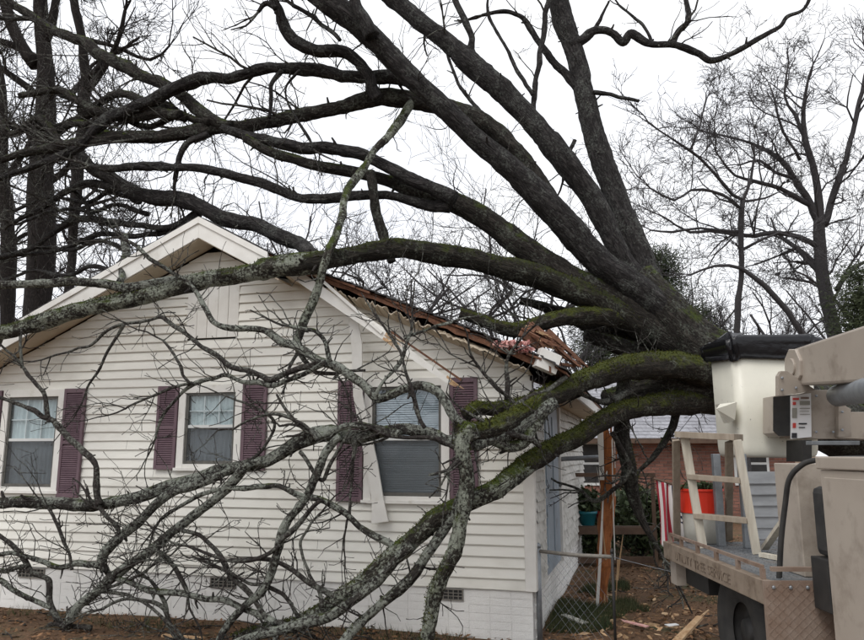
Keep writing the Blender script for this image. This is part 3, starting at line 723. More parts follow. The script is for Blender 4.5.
def limb_tube(mb, R, k, bumpy=0.12, seed=0.0, wig=0.22):
    pts, r = R[:, :3].copy(), R[:, 3]
    s_ = np.concatenate([[0], np.cumsum(np.linalg.norm(np.diff(pts, axis=0), axis=1))])
    ph = np.stack([s_ / (6 * r.mean() + 0.02), np.full_like(s_, seed), np.zeros_like(s_)], -1)
    env = np.minimum(1, np.minimum(s_, s_[-1] - s_) / (4 * r.mean() + 1e-6))[:, None]
    pts += wig * r[:, None] * env * np.stack([vnoise(ph), vnoise(ph + 17.3), vnoise(ph + 41.7)], -1)
    rk = np.random.default_rng(int(seed * 1000) % 99991 + 7); rmn = r.mean()
    kn_s = [0.0]
    while kn_s[-1] < s_[-1]: kn_s.append(kn_s[-1] + rk.uniform(4, 11) * rmn + 0.03)
    am = (0.75 if rmn < 0.035 else 0.5 if rmn < 0.08 else 0.24)
    for ax in range(3): pts[:, ax] += am * r * env[:, 0] * np.interp(s_, kn_s, rk.normal(0, 0.6, len(kn_s)))
    swell = np.interp(s_, kn_s, 1 + np.abs(rk.normal(0, 0.07, len(kn_s))))
    r = r * swell
    a_ = np.arange(k) * 2 * math.pi / k
    rr = r[:, None] * (1 + 0 * a_[None])
    P3 = np.stack([np.broadcast_to(np.cos(a_)[None] * 1.3, rr.shape), np.broadcast_to(np.sin(a_)[None] * 1.3, rr.shape), np.broadcast_to((s_ / (3.0 * r.mean() + 0.01))[:, None], rr.shape)], -1) + seed
    rr = rr * (1 + bumpy * vnoise(P3) + bumpy * 0.55 * vnoise(P3 * 2.7 + 9))
    if k >= 14:
        P4 = np.stack([np.broadcast_to(a_[None] * 4, rr.shape), np.broadcast_to((s_ * 5)[:, None], rr.shape), np.zeros_like(rr)], -1) + seed
        rr = rr + 0.012 * vnoise(P4 * 1.6) * np.minimum(1, r[:, None] / 0.08)
        ca, sa = np.cos(a_)[None], np.sin(a_)[None]; fq = np.maximum(3.0, r[:, None] * 45)
        P5 = np.stack([ca * fq, sa * fq, np.broadcast_to((s_ * 7)[:, None], rr.shape)], -1) + seed
        rr = rr - np.minimum(0.016, r[:, None] * 0.12) * np.abs(vnoise(P5)) + 0.3 * np.minimum(0.016, r[:, None] * 0.12)
    kn = hash3(np.stack([np.floor(s_ / (8 * r.mean() + .01)), np.full_like(s_, seed), s_ * 0], -1)) > 0.72
    rr = rr * (1 + 0.10 * kn[:, None])
    ring = mb.tube(pts, rr, k)
    mb.bark = np.stack([np.broadcast_to(np.cos(a_)[None] * r[:, None], rr.shape), np.broadcast_to(np.sin(a_)[None] * r[:, None], rr.shape), np.broadcast_to((s_ * 0.28)[:, None], rr.shape)], -1).reshape(-1, 3) + seed * 3.1
    return pts, ring

def guard(p):
    """twigs in front of the gable stay in front of it, and above ground"""
    if p[1] > -0.09 and WX0 < p[0] < 0.1 and p[2] < roof_z(p[0]) + 0.02 and p[1] < 0.6: p[1] = -0.09 - 0.02 * random.random()
    if p[2] < 0.02: p[2] = 0.02 + 0.02 * random.random()
    return p

def twig(mb, rs, p, d, L, r, lev, k=4, kink=0.21, up=0.03, front=False, spread=0.9, minr=0.0022, budsize=1.5):
    n_ = max(3, int(L / 0.09)) if lev > 0 else max(3, int(L / 0.07))
    n_ = min(n_, 9); pts = [p.copy()]; dirs = []
    st = L / n_; q = p.copy(); dd = d / np.linalg.norm(d)
    for j in range(n_):
        dd = dd + rs.normal(0, kink, 3) + np.array((0, 0, up)); dd /= np.linalg.norm(dd)
        q = q + dd * st
        if front: q = guard(q)
        pts.append(q.copy()); dirs.append(dd.copy())
    rad = np.linspace(r, max(minr, r * 0.45), n_ + 1)
    if budsize and lev <= 1: rad[-1] = rad[-1] * budsize
    mb.tube(pts, rad, k if r > 0.006 else 3 if not front else 4)
    if lev > 0:
        for j in range(1, n_ + 1):
            m_ = rs.poisson(0.62)
            for _ in range(min(2, m_)):
                nd = dirs[j - 1] + rs.normal(0, spread, 3); nd /= np.linalg.norm(nd)
                twig(mb, rs, pts[j], nd, L * rs.uniform(0.25, 0.55), max(minr, rad[j] * 0.7), lev - 1, k, kink, up, front, spread, minr, budsize)

def grow(mb, rs, p, d, L, r, lev, kink=0.2, up=0.05, ratio=0.62, nch=(3, 6), minr=0.006, spread=0.75, tips=None):
    n_ = 5 if lev > 1 else 4; pts = [p.copy()]; dirs = []; dd = d / np.linalg.norm(d); q = p.copy()
    for j in range(n_):
        dd = dd + rs.normal(0, kink, 3) + np.array((0, 0, up)); dd /= np.linalg.norm(dd); q = q + dd * L / n_; pts.append(q.copy()); dirs.append(dd.copy())
    rad = np.maximum(np.linspace(r, r * 0.5, n_ + 1), minr)
    mb.tube(pts, rad, 7 if r > 0.05 else 5 if r > 0.02 else 3, closed_ends=False)
    if tips is not None and lev == 0: tips.append((pts[-1], dirs[-1]))
    if lev > 0:
        for _ in range(rs.integers(nch[0], nch[1] + 1)):
            j = rs.integers(1, n_ + 1); base_d = dirs[j - 1]
            s_ = rs.normal(0, 1, 3); s_ -= base_d * np.dot(s_, base_d); s_ /= np.linalg.norm(s_) + 1e-9
            nd = base_d * rs.uniform(0.5, 1.0) + s_ * spread * rs.uniform(0.6, 1.2)
            grow(mb, rs, pts[j], nd, L * ratio * rs.uniform(0.75, 1.2), rad[j] * rs.uniform(0.5, 0.72), lev - 1, kink, up, ratio, nch, minr, spread, tips)

def twigs_on(mb, rs, pts, r, dens, Lr, lev, front, up=0.04, rt=None, t0=0.15, k=4):
    seg = np.linalg.norm(np.diff(pts, axis=0), axis=1); tot = seg.sum(); cs = np.concatenate([[0], np.cumsum(seg)])
    for _ in range(rs.poisson(dens * tot)):
        s_ = rs.uniform(t0, 1.0) * tot; j = min(len(pts) - 2, int(np.searchsorted(cs, s_)) - 1); j = max(j, 0)
        t = pts[j + 1] - pts[j]; t = t / (np.linalg.norm(t) + 1e-9)
        d = rs.normal(0, 1, 3); d -= t * np.dot(d, t); d /= np.linalg.norm(d) + 1e-9
        d = d + t * rs.uniform(-0.1, 0.9) + np.array((0, 0, 0.15))
        r0 = min(r[j] * 0.5, rs.uniform(0.004, 0.011)) if rt is None else min(r[j] * 0.55, rt * rs.uniform(0.6, 1.3))
        twig(mb, rs, pts[j] + d * r[j] * 0.3, d, rs.uniform(*Lr), max(0.003, r0), lev, k, front=front, up=up)

# ------------------------------------------------------------------ the fallen tree (px, py, width px[, Y])
TREE = []
def LB(pts, m_=M_BARK, tw=(1.5, (0.15, 0.5), 1), front=False, moss=0, name='limb'): TREE.append((pts, m_, tw, front, moss, name))
NT = (0, (0.1, 0.2), 0)
UPT = (1.2, (0.15, 0.6), 2)       # sparse spurs on the big upper limbs
MIDT = (4.6, (0.2, 0.9), 2)       # branchlets high on the left
FT = (7.5, (0.12, 0.5), 1)       # knobbly twigs of the branches in front of the wall
FT2 = (4.0, (0.2, 0.65), 2)
LB([(1010, 545, 66, 6.3), (980, 522, 62, 5.7), (900, 466, 58, 4.4), (810, 412, 58, 3.0), (755, 384, 58, 2.3), (716, 358, 50, 1.95), (690, 336, 42, 1.83), (662, 305, 35, 1.75), (638, 276, 26, 1.78)], M_BARKM, NT, name='trunk', moss=30)
LB([(702, 350, 30, 1.9), (662, 304, 28), (642, 275, 25), (630, 245, 22.5), (616, 205, 21), (599, 150, 20), (586, 100, 19), (573, 50, 18.5), (563, 15, 17), (553, -30, 16), (545, -85, 13), (541, -145, 9), (548, -210, 4, 2.9)], M_BARK, UPT)
LB([(660, 310, 22, 1.85), (632, 275, 19), (614, 245, 17), (602, 220, 18), (582, 185, 20), (552, 145, 20), (525, 115, 20), (495, 85, 20), (465, 55, 19), (440, 33, 17), (405, 7, 15), (370, -20, 14), (325, -55, 11), (280, -82, 8), (215, -118, 3.5, 1.2)], M_BARK, UPT)
LB([(708, 354, 32, 1.9), (662, 310, 31), (642, 293, 29), (612, 268, 28), (587, 245, 27), (562, 220, 25), (532, 190, 22), (505, 165, 21), (480, 143, 20), (450, 113, 19), (416, 82, 19), (391, 55, 19), (368, 34, 21), (345, 15, 22), (325, 0, 21), (290, -28, 19), (245, -65, 15), (195, -105, 10), (130, -150, 4, -0.6)], M_BARK, UPT)
LB([(372, 36, 14, 0.2), (366, 22, 12), (357, 5, 10), (350, -15, 9, 0.1)], M_BARK, NT)
LB([(585, 242, 20, 1.55), (550, 200, 17), (526, 162, 16), (493, 128, 16), (465, 112, 16), (432, 102, 15.5), (400, 98, 16), (376, 98, 15), (341, 106, 13), (303, 115, 13), (266, 122, 12), (241, 127, 12), (216, 127, 12), (187, 132, 11), (150, 136, 11), (112, 137, 10), (87, 141, 10), (62, 147, 9), (32, 152, 7), (-20, 166, 5, 0.2)], M_BARKM, MIDT)
LB([(378, 99, 12, 0.75), (371, 88, 11), (368, 75, 12), (358, 60, 11), (341, 52, 10), (316, 52, 10), (296, 42, 11), (283, 27, 10), (276, 8, 9), (268, -15, 8), (255, -45, 6), (230, -75, 3.5, 0.0)], M_BARK, UPT)
LB([(276, 8, 5, 0.15), (266, 4, 5), (258, 12, 3, 0.1)], M_BARK, (12, (0.1, 0.3), 2))
LB([(412, 80, 13, 0.9), (396, 77, 12), (376, 77, 11), (356, 75, 10), (326, 70, 11), (301, 70, 10), (266, 70, 10), (241, 75, 11), (216, 77, 11), (190, 85, 11), (170, 92, 11), (150, 102, 11), (130, 110, 10), (110, 120, 10), (95, 132, 9), (70, 150, 8), (40, 165, 6), (0, 178, 5, 0.2)], M_BARK, MIDT)
LB([(232, 127, 11, 0.65), (216, 122, 11), (200, 112, 12), (185, 97, 11), (165, 85, 11), (140, 75, 11), (120, 64, 12), (100, 50, 11), (75, 40, 9), (50, 27, 8), (25, 10, 7), (-10, -12, 6, 0.9)], M_BARKM, MIDT)
LB([(58, 31, 6, 0.85), (33, 20, 5), (0, 18, 4), (-20, 15, 4, .9)], M_BARK, MIDT)
LB([(455, 198, 14, 0.7), (432, 188, 12), (411, 179, 12), (391, 170, 11), (366, 157, 11), (341, 151, 11), (316, 147, 11), (291, 142, 11), (266, 139, 10), (241, 135, 9), (222, 128, 8, 0.5)], M_BARK, UPT)
LB([(712, 366, 28, 1.9), (670, 340, 29), (632, 314, 29), (600, 295, 28), (572, 277, 25), (540, 257, 22), (515, 241, 21.5), (482, 217, 21), (447, 198, 18), (416, 193, 14), (391, 182, 12), (366, 175, 11), (346, 171, 11), (316, 166, 10), (291, 159, 10), (268, 152, 9), (245, 138, 8, 0.4)], M_BARKM, UPT, moss=14)
LB([(450, 206, 14, 0.8), (432, 206, 11), (411, 201, 9), (391, 196, 8), (366, 195, 9), (341, 197, 9), (316, 197, 8), (291, 194, 9), (266, 185, 9), (241, 179, 8), (216, 172, 8), (190, 167, 7), (160, 165, 8), (135, 167, 7), (110, 170, 6), (90, 166, 4, 0.3)], M_BARK, MIDT)
LB([(718, 374, 24, 2.3), (680, 350, 24, 1.95), (640, 324, 24), (610, 307, 22), (582, 294, 21), (552, 281, 20), (532, 273, 19.5), (507, 266, 19.5, 0.9), (482, 260, 19), (457, 255, 19.5), (432, 252, 19.5, 0.35), (406, 248, 19), (378, 251, 18, -0.1), (351, 256, 18), (326, 260, 19, -0.52), (303, 265, 18), (285, 267, 17, -0.56)], M_MOSSL, (2.0, (0.1, 0.4), 1), True, 110)
LB([(322, 262, 18, -0.52), (303, 265, 18.5, -0.55), (278, 267, 18), (253, 272, 17), (231, 276, 16), (200, 281, 16, -0.62), (180, 286, 15), (155, 293, 15), (125, 300, 15), (100, 306, 14), (75, 312, 14), (50, 319, 14), (20, 328, 14), (-25, 340, 12, -0.75)], M_LICHM, (2.0, (0.1, 0.4), 1), True, 90)
LB([(195, 281, 10, -0.64), (180, 279, 9), (150, 283, 9), (125, 286, 9), (100, 283, 8), (50, 282, 8), (0, 284, 7), (-30, 286, 6, -0.9)], M_LICH, (2.2, (0.1, 0.4), 1), True)
LB([(414, 100, 9, 1.06), (405, 112, 8.5, 0.95), (391, 135, 8, 0.7), (376, 150, 7), (366, 165, 7), (353, 182, 8), (343, 205, 7), (338, 232, 8, -0.45), (328, 256, 8, -0.74), (321, 280, 8), (312, 303, 8), (303, 320, 8), (297, 340, 7), (299, 352, 6, -0.85)], M_LICHM, (2.5, (0.1, 0.4), 1), True)
# behind the ridge and over the left slope
LB([(318, 263, 14, -0.30), (300, 249, 14, 0.25), (272, 238, 14), (240, 223, 14, 0.6), (210, 211, 14), (185, 201, 14), (155, 196, 13), (130, 187, 12), (110, 175, 11), (92, 165, 9), (78, 150, 7, 0.7)], M_BARK, (5.0, (0.2, 0.7), 2))
LB([(135, 188, 8, 0.65), (100, 184, 7), (82, 185, 7), (65, 192, 6), (45, 205, 5), (15, 222, 4, 0.9)], M_BARK, MIDT)
LB([(205, 208, 7, 0.7), (175, 225, 6), (140, 226, 6), (105, 220, 6), (75, 220, 6), (50, 235, 5), (32, 247, 5), (-10, 262, 4, 1.2)], M_BARK, MIDT)
LB([(200, 214, 6, 0.7), (170, 230, 6), (140, 235, 5), (105, 235, 5), (82, 242, 5), (50, 252, 4), (0, 258, 3, 1.3)], M_BARK, MIDT)
LB([(72, 189, 4, .85), (88, 205, 4), (95, 218, 4), (110, 226, 3, .95)], M_BARK, MIDT)
LB([(125, 236, 6, 0.6), (124, 255, 7), (120, 282, 6, -0.6)], M_LICH, NT, True)
for yy_, dx in ((196, 0), (208, 8), (245, -12), (270, -20)):
    LB([(140 + dx, yy_ + 6, 5, 0.8), (110 + dx, yy_ - 4, 4), (85 + dx, yy_ + 5, 4), (50 + dx, yy_ + 2, 3), (15 + dx, yy_ + 14, 3, 1.4)], M_BARK, (3.2, (0.2, 0.8), 2))
for a_, b_ in (((150, 103), (60, 95)), ((130, 112), (20, 128)), ((185, 118), (95, 108)), ((120, 138), (0, 120)), ((175, 110), (110, 112)), ((210, 122), (120, 118)), ((60, 150), (-10, 100))):
    mx_ = (a_[0] + b_[0]) / 2; my_ = (a_[1] + b_[1]) / 2
    LB([(a_[0], a_[1], 8, 0.6), (mx_ + 15, my_ - 6, 7), (mx_ - 15, my_ + 7, 6), (b_[0], b_[1], 4, 0.9)], M_BARKM, MIDT)
# branches off the two steep limbs
LB([(571, 46, 10, 2.4), (582, 38, 8.5), (594, 30, 8), (612, 34, 7), (623, 43, 7), (632, 34, 7), (648, 45, 7), (670, 45, 6), (680, 47, 6), (698, 54, 6), (710, 61, 6), (728, 56, 5), (753, 42, 5), (778, 27, 4), (788, 16, 4), (803, 10, 3), (812, -5, 3), (828, -35, 2, 2.7)], M_BARK, UPT)
LB([(672, 45, 6, 2.5), (674, 38, 6), (680, 30, 6), (687, 20, 5), (688, -8, 4), (694, -40, 3, 2.7)], M_BARK, UPT)
LB([(652, 44, 3, 2.5), (640, 22, 3), (619, 5, 2, 2.5)], M_BARK, UPT)
LB([(594, 30, 4, 2.5), (602, 18, 3), (609, 1, 2, 2.5)], M_BARK, NT)
LB([(588, 92, 5, 2.3), (607, 95, 4), (639, 101, 3, 2.2)], M_BARK, NT)
LB([(586, 96, 9, 2.35), (568, 78, 7.5), (552, 60, 7), (542, 46, 6), (527, 22, 5), (517, 15, 4), (504, 11, 4), (482, 15, 3, 2.2)], M_BARK, UPT)
LB([(534, 118, 5, 1.75), (533, 100, 5), (535, 80, 5), (542, 46, 5), (545, 25, 5), (547, -8, 4, 2.2)], M_BARK, UPT)
LB([(533, 95, 4, 1.75), (520, 75, 4), (505, 45, 3), (490, 18, 3), (488, -8, 2, 1.9)], M_BARK, UPT)
LB([(475, 66, 8, 1.65), (473, 47, 7), (472, 35, 6), (464, 20, 6), (453, -5, 5, 1.7)], M_BARK, UPT)
LB([(492, 124, 4, 1.3), (477, 107, 4), (460, 87, 3), (447, 52, 3, 1.5)], M_BARK, UPT)
LB([(575, 140, 4, 2.1), (570, 150, 4), (568, 165, 3, 2.0)], M_BARK, UPT)
LB([(282, 70, 5, .6), (273, 82, 4), (271, 100, 4), (269, 118, 3, .6)], M_BARK, NT)
LB([(300, 70, 3, .6), (285, 95, 2), (310, 140, 3, .6)], M_BARK, (3, (.1, .4), 1))
LB([(340, 40, 4, .3), (316, 20, 4), (293, 5, 4, .3)], M_BARK, (4, (.1, .4), 1))
LB([(370, 172, 9, .55), (373, 190, 9), (377, 212, 9), (386, 240, 9), (392, 262, 8, .5)], M_BARKM, NT)
LB([(208, 134, 6, .5), (192, 140, 6), (182, 155, 5), (175, 180, 4, .5)], M_BARK, MIDT)
LB([(180, 115, 10, .5), (160, 113, 10), (140, 117, 10), (120, 118, 9), (95, 110, 8), (75, 98, 7), (60, 90, 6), (20, 95, 5, .7)], M_BARKM, MIDT)
# limbs in front of the house
K = (478, 430)
LB([(735, 380, 28, 2.5), (700, 369, 26, 1.7), (680, 366, 24), (650, 366, 23), (622, 368, 23, 0.75), (602, 375, 22), (582, 383, 20), (557, 395, 19, -0.1), (540, 401, 18, -0.35), (522, 415, 17), (500, 428, 18, -0.75), (478, 433, 18), (455, 428, 13, -1.0)], M_MOSSY, (2.5, (0.1, 0.35), 1), True, 260)
LB([(740, 402, 28, 2.6), (700, 400, 24, 2.0), (672, 402, 20), (648, 405, 19, 1.1), (627, 407, 19), (612, 412, 19, 0.65), (594, 424, 19), (580, 434, 19), (557, 446, 18.5, 0.05), (540, 457, 18), (517, 471, 17.5, -0.5), (505, 481, 16, -0.65)], M_MOSSY, (3.0, (0.1, 0.45), 1), True, 220)
LB([(530, 463, 17, -0.3), (517, 471, 18, -0.5), (494, 491, 18, -0.8), (466, 506, 17), (437, 523, 18, -1.05), (412, 541, 17), (384, 563, 17, -1.1), (357, 584, 16), (331, 604, 15, -1.0), (300, 622, 13), (274, 630, 12, -0.9), (235, 640, 9, -0.8)], M_LICHM, (3.0, (0.1, 0.45), 1), True, 120)
LB([(740, 395, 30, 2.5), (690, 386, 28, 1.85), (660, 386, 24), (630, 392, 20), (605, 398, 14, 1.2)], M_BARKM, UPT, False, 30)
LB([(545, 399, 12, -0.3), (525, 402, 12), (507, 404, 12), (482, 407, 12), (465, 416, 10, -0.75)], M_MOSSY, (3, (.1, .3), 1), True, 200)
LB([(470, 426, 14, -1.0), (462, 440, 14, -1.05), (464, 458, 13), (467, 480, 13), (465, 508, 13), (458, 535, 12), (449, 559, 12), (440, 582, 12), (433, 602, 12), (427, 630, 12), (424, 668, 12, -1.2)], M_LICHM, (3, (.1, .4), 1), True, 50)
LB([(463, 492, 10, -1.0), (453, 514, 10), (441, 535, 10), (429, 555, 10), (412, 577, 10), (392, 595, 10), (372, 612, 9), (350, 634, 9), (335, 660, 8, -1.2)], M_LICH, FT, True, 30)
LB([(412, 545, 11, -1.15), (398, 560, 10), (381, 578, 10), (356, 601, 10), (328, 621, 10), (291, 629, 10), (253, 638, 8), (220, 652, 6, -1.2)], M_LICH, FT, True)
LB([(552, 402, 14, -0.3), (538, 414, 15), (522, 424, 15), (508, 436, 14), (492, 440, 12), (474, 446, 10, -0.95)], M_LICH, FT, True)
LB([(545, 408, 10, -0.35), (530, 428, 12), (522, 442, 12), (508, 446, 11), (490, 438, 10), (470, 428, 9, -0.95)], M_LICHM, FT, True, 60)
LB([(540, 447, 5, -0.5), (528, 440, 6), (515, 436, 6), (500, 432, 6, -0.8)], M_TWIG, FT, True)
# arch over the right-hand window
LB([(474, 430, 11, -1.0), (458, 420, 10), (446, 405, 9), (438, 391, 9), (430, 387, 9), (416, 388, 8), (396, 392, 9), (376, 396, 9), (366, 388, 8), (356, 380, 8), (341, 368, 8), (325, 364, 8), (316, 360, 8), (298, 347, 7), (281, 341, 7), (272, 334, 7), (261, 329, 6), (231, 328, 6), (216, 322, 5), (205, 307, 5), (190, 285, 4), (165, 267, 4), (150, 257, 4), (130, 242, 3, -0.8)], M_LICH, FT, True)
LB([(318, 361, 6, -1.0), (308, 364, 6), (291, 370, 6), (271, 379, 6), (261, 376, 5), (248, 372, 5), (231, 367, 5), (216, 355, 5), (195, 340, 4), (178, 329, 4), (164, 318, 4), (150, 320, 3), (125, 324, 3), (105, 333, 3), (87, 346, 2.5), (50, 357, 2, -0.7)], M_TWIG, FT, True)
LB([(124, 325, 3, -.8), (112, 344, 3), (100, 368, 2.5), (87, 388, 2, -.75)], M_TWIG, (2, (.1, .3), 1), True)
LB([(326, 363, 6, -1.0), (316, 368, 5), (300, 376, 5), (285, 381, 5), (271, 385, 5), (256, 383, 5), (241, 381, 4), (226, 375, 4), (216, 377, 4), (190, 386, 4), (176, 400, 3), (163, 416, 3), (155, 440, 2, -0.8)], M_LICH, FT, True)
LB([(192, 383, 3, -.9), (175, 387, 3), (160, 393, 2.5), (140, 402, 2), (125, 409, 2, -.8)], M_TWIG, FT, True)
LB([(190, 384, 3, -.9), (182, 370, 3), (172, 352, 2.5), (163, 340, 2, -.9)], M_TWIG, FT, True)
LB([(376, 396, 4, -1.0), (385, 380, 3), (402, 360, 4), (408, 340, 3), (412, 325, 3, -.9)], M_LICH, FT, True)
LB([(425, 428, 4, -1.1), (418, 415, 4), (412, 390, 4), (405, 370, 3), (400, 350, 3, -1.1)], M_TWIG, FT, True)
LB([(404, 338, 4, -.9), (425, 330, 3), (450, 322, 3), (470, 317, 2, -.7)], M_LICH, FT, True)
LB([(330, 362, 5, -.95), (326, 345, 4), (316, 332, 4), (306, 330, 4), (290, 326, 3, -.9)], M_LICH, FT, True)
# the long low limb
LB([(478, 432, 12, -1.0), (462, 438, 12), (447, 440, 11), (431, 432, 10), (406, 429, 11), (376, 432, 12), (356, 438, 13), (336, 437, 14), (316, 441, 13), (291, 449, 12), (268, 458, 12), (241, 467, 12), (216, 474, 12), (195, 481, 11), (154, 493, 11), (130, 499, 11), (102, 503, 11), (75, 506, 11), (49, 507, 10), (20, 505, 10), (-30, 504, 9, -0.8)], M_LICH, FT, True)
LB([(400, 434, 7, -1.1), (376, 428, 7), (352, 427, 7), (336, 431, 6), (318, 436, 6, -1.05)], M_LICH, FT, True)
LB([(468, 452, 6, -1.05), (452, 447, 5), (436, 439, 5), (415, 437, 4), (390, 436, 4, -1.1)], M_TWIG, FT, True)
LB([(262, 461, 7, -1.0), (236, 468, 7), (213, 480, 8), (190, 488, 8), (175, 492, 8), (155, 506, 9), (135, 525, 9), (115, 541, 9), (102, 556, 9), (105, 572, 8, -0.95)], M_LICH, FT, True)
LB([(250, 463, 8, -1.05), (240, 472, 9), (231, 483, 9), (216, 498, 9), (195, 515, 9), (175, 531, 9), (155, 548, 9), (132, 563, 9), (110, 578, 9), (95, 593, 8), (78, 606, 8), (69, 622, 8), (66, 650, 7, -0.9)], M_LICH, FT, True)
LB([(100, 505, 6, -.92), (97, 485, 6), (95, 463, 5), (82, 450, 6), (65, 435, 6), (47, 417, 5), (25, 407, 4), (-10, 394, 3, -.8)], M_TWIG, (3, (.1, .4), 1), True)
LB([(48, 418, 5, -.85), (45, 397, 4), (37, 385, 4), (22, 367, 3), (13, 355, 3, -.85)], M_TWIG, (2, (.1, .3), 1), True)
LB([(22, 368, 3, -.85), (21, 350, 2.5), (21, 328, 2, -.85)], M_TWIG, NT, True)
LB([(340, 436, 8, -1.1), (330, 447, 8), (322, 457, 8), (313, 480, 8), (303, 500, 8), (288, 520, 8), (278, 545, 8), (271, 572, 8), (261, 592, 8), (243, 608, 7), (231, 622, 7), (216, 648, 6, -1.1)], M_LICH, FT, True)
LB([(402, 554, 8, -1.1), (388, 543, 7, -1.13), (366, 530, 6), (346, 517, 6), (323, 502, 6), (303, 497, 5), (281, 487, 5), (260, 487, 5), (231, 489, 4), (212, 492, 4), (190, 500, 4), (160, 520, 3, -1.0)], M_LICH, FT, True)
LB([(342, 600, 7, -1.05), (330, 592, 6), (315, 584, 5), (300, 574, 5), (280, 563, 4), (262, 560, 4), (240, 560, 3, -1.1)], M_TWIG, FT, True)
LB([(276, 545, 4, -1.15), (295, 528, 5), (310, 510, 4), (322, 500, 4, -1.15)], M_TWIG, NT, True)
LB([(322, 608, 4, -1.15), (318, 590, 3), (308, 575, 3), (303, 555, 3), (302, 542, 3), (310, 525, 2.5), (322, 512, 2, -1.15)], M_TWIG, FT, True)
LB([(112, 576, 6, -.95), (125, 582, 5), (150, 590, 6), (170, 594, 6), (195, 596, 6), (225, 602, 6), (250, 612, 6), (275, 622, 6, -1.1)], M_LICH, FT, True)
LB([(175, 527, 4, -1.0), (200, 537, 4), (220, 556, 5), (235, 580, 5), (255, 600, 5), (270, 622, 4, -1.1)], M_TWIG, FT2, True)
LB([(155, 548, 4, -1.0), (172, 565, 4), (186, 590, 4), (188, 597, 3, -1.05)], M_TWIG, FT, True)
# the thicket on the ground at the left
LB([(90, 640, 6, -.85), (75, 632, 5), (60, 622, 5), (50, 605, 5), (47, 582, 5), (32, 572, 5), (22, 555, 5), (0, 537, 4), (-25, 522, 4, -.8)], M_TWIG, FT2, True)
LB([(52, 608, 5, -.85), (25, 595, 5), (0, 582, 5), (-25, 572, 4, -.8)], M_LICH, FT, True)
LB([(112, 578, 6, -.92), (100, 567, 6), (82, 564, 6), (60, 569, 5), (40, 562, 5), (15, 553, 4), (-20, 558, 4, -.8)], M_LICH, FT2, True)
LB([(28, 566, 4, -.85), (5, 570, 5), (-25, 573, 5, -.85)], M_LICH, FT, True)
LB([(70, 610, 4, -.9), (88, 600, 3), (110, 588, 3), (140, 575, 2.5, -1.0)], M_TWIG, FT2, True)
LB([(80, 606, 4, -.9), (105, 590, 3), (120, 570, 2.5), (150, 560, 2, -1.05)], M_TWIG, FT2, True)
LB([(170, 625, 4, -1.0), (160, 605, 4), (145, 600, 3), (120, 600, 3), (100, 610, 2.5, -1.0)], M_TWIG, FT2, True)
LB([(178, 660, 4, -1.0), (172, 630, 4), (163, 600, 4), (150, 580, 3, -.95)], M_TWIG, FT2, True)
LB([(122, 540, 4, -1.0), (110, 520, 4), (100, 508, 4, -.92)], M_TWIG, FT, True)
LB([(72, 570, 3, -.9), (68, 550, 3), (52, 515, 3), (48, 508, 2, -.9)], M_TWIG, FT, True)
LB([(95, 592, 4, -.9), (140, 600, 3), (185, 640, 3, -1.1)], M_TWIG, FT2, True)
LB([(280, 545, 4, -1.15), (258, 558, 4), (230, 560, 3), (205, 552, 3), (180, 545, 2.5, -1.1)], M_TWIG, FT2, True)
LB([(300, 622, 4, -1.0), (290, 602, 4), (266, 585, 4), (250, 583, 3), (225, 570, 3, -1.1)], M_TWIG, FT2, True)
LB([(245, 465, 4, -1.0), (262, 450, 3), (275, 425, 3), (262, 410, 2.5), (235, 400, 2, -1.0)], M_TWIG, FT, True)
LB([(318, 440, 4, -1.1), (305, 425, 3), (280, 415, 3), (255, 417, 2.5), (232, 430, 2, -1.1)], M_TWIG, FT, True)
LB([(355, 440, 4, -1.1), (352, 470, 3), (350, 500, 2.5), (346, 528, 2, -1.1)], M_TWIG, FT, True)
LB([(300, 452, 4, -1.05), (322, 480, 4), (330, 465, 4), (345, 440, 3, -1.1)], M_TWIG, FT, True)
# thin dark branch by the corner
LB([(566, 377, 5, -.2), (540, 392, 5), (514, 407, 5), (500, 420, 6), (482, 436, 6, -.9)], M_TWIG, FT, True)
LB([(514, 404, 5, -.5), (505, 394, 4), (494, 385, 4), (484, 375, 3), (479, 367, 3, -.6)], M_TWIG, FT, True)
LB([(507, 400, 5, -.5), (507, 385, 5), (506, 368, 4), (510, 352, 3, -.5)], M_TWIG, FT, True)
# limbs behind the eave and the one hanging upright by the post
LB([(660, 330, 24, 1.9), (625, 318, 20), (580, 316, 16), (545, 322, 14, .9), (515, 330, 13), (490, 324, 11), (460, 313, 9, .6)], M_MOSSY, UPT, False, 120)
LB([(690, 345, 22, 2.2), (650, 335, 18), (600, 330, 14), (560, 312, 10), (520, 300, 6, 1.8)], M_BARKM, (4, (.2, .8), 2))
LB([(700, 372, 26, 2.2), (660, 358, 20), (620, 345, 14), (585, 335, 10, 1.6)], M_BARKM, (4, (.2, .8), 2), False, 30)
LB([(626, 372, 12, .9), (621, 395, 13), (623, 430, 13), (627, 462, 14), (632, 490, 12), (640, 512, 9), (650, 535, 6), (660, 552, 4, 1.2)], M_BARKM, (7, (.2, .6), 2), False, 30)
LB([(632, 392, 7, .9), (612, 400, 6), (598, 402, 5), (575, 393, 4), (560, 398, 3, .2)], M_TWIG, (6, (.15, .5), 2))
LB([(612, 432, 5, .8), (628, 470, 4), (600, 500, 4), (580, 490, 3, 1.2)], M_TWIG, (6, (.2, .6), 2))
LB([(690, 380, 14, 2.0), (680, 400, 9), (672, 430, 7), (655, 455, 5), (640, 470, 4, 1.6)], M_BARKM, (6, (.2, .6), 2))

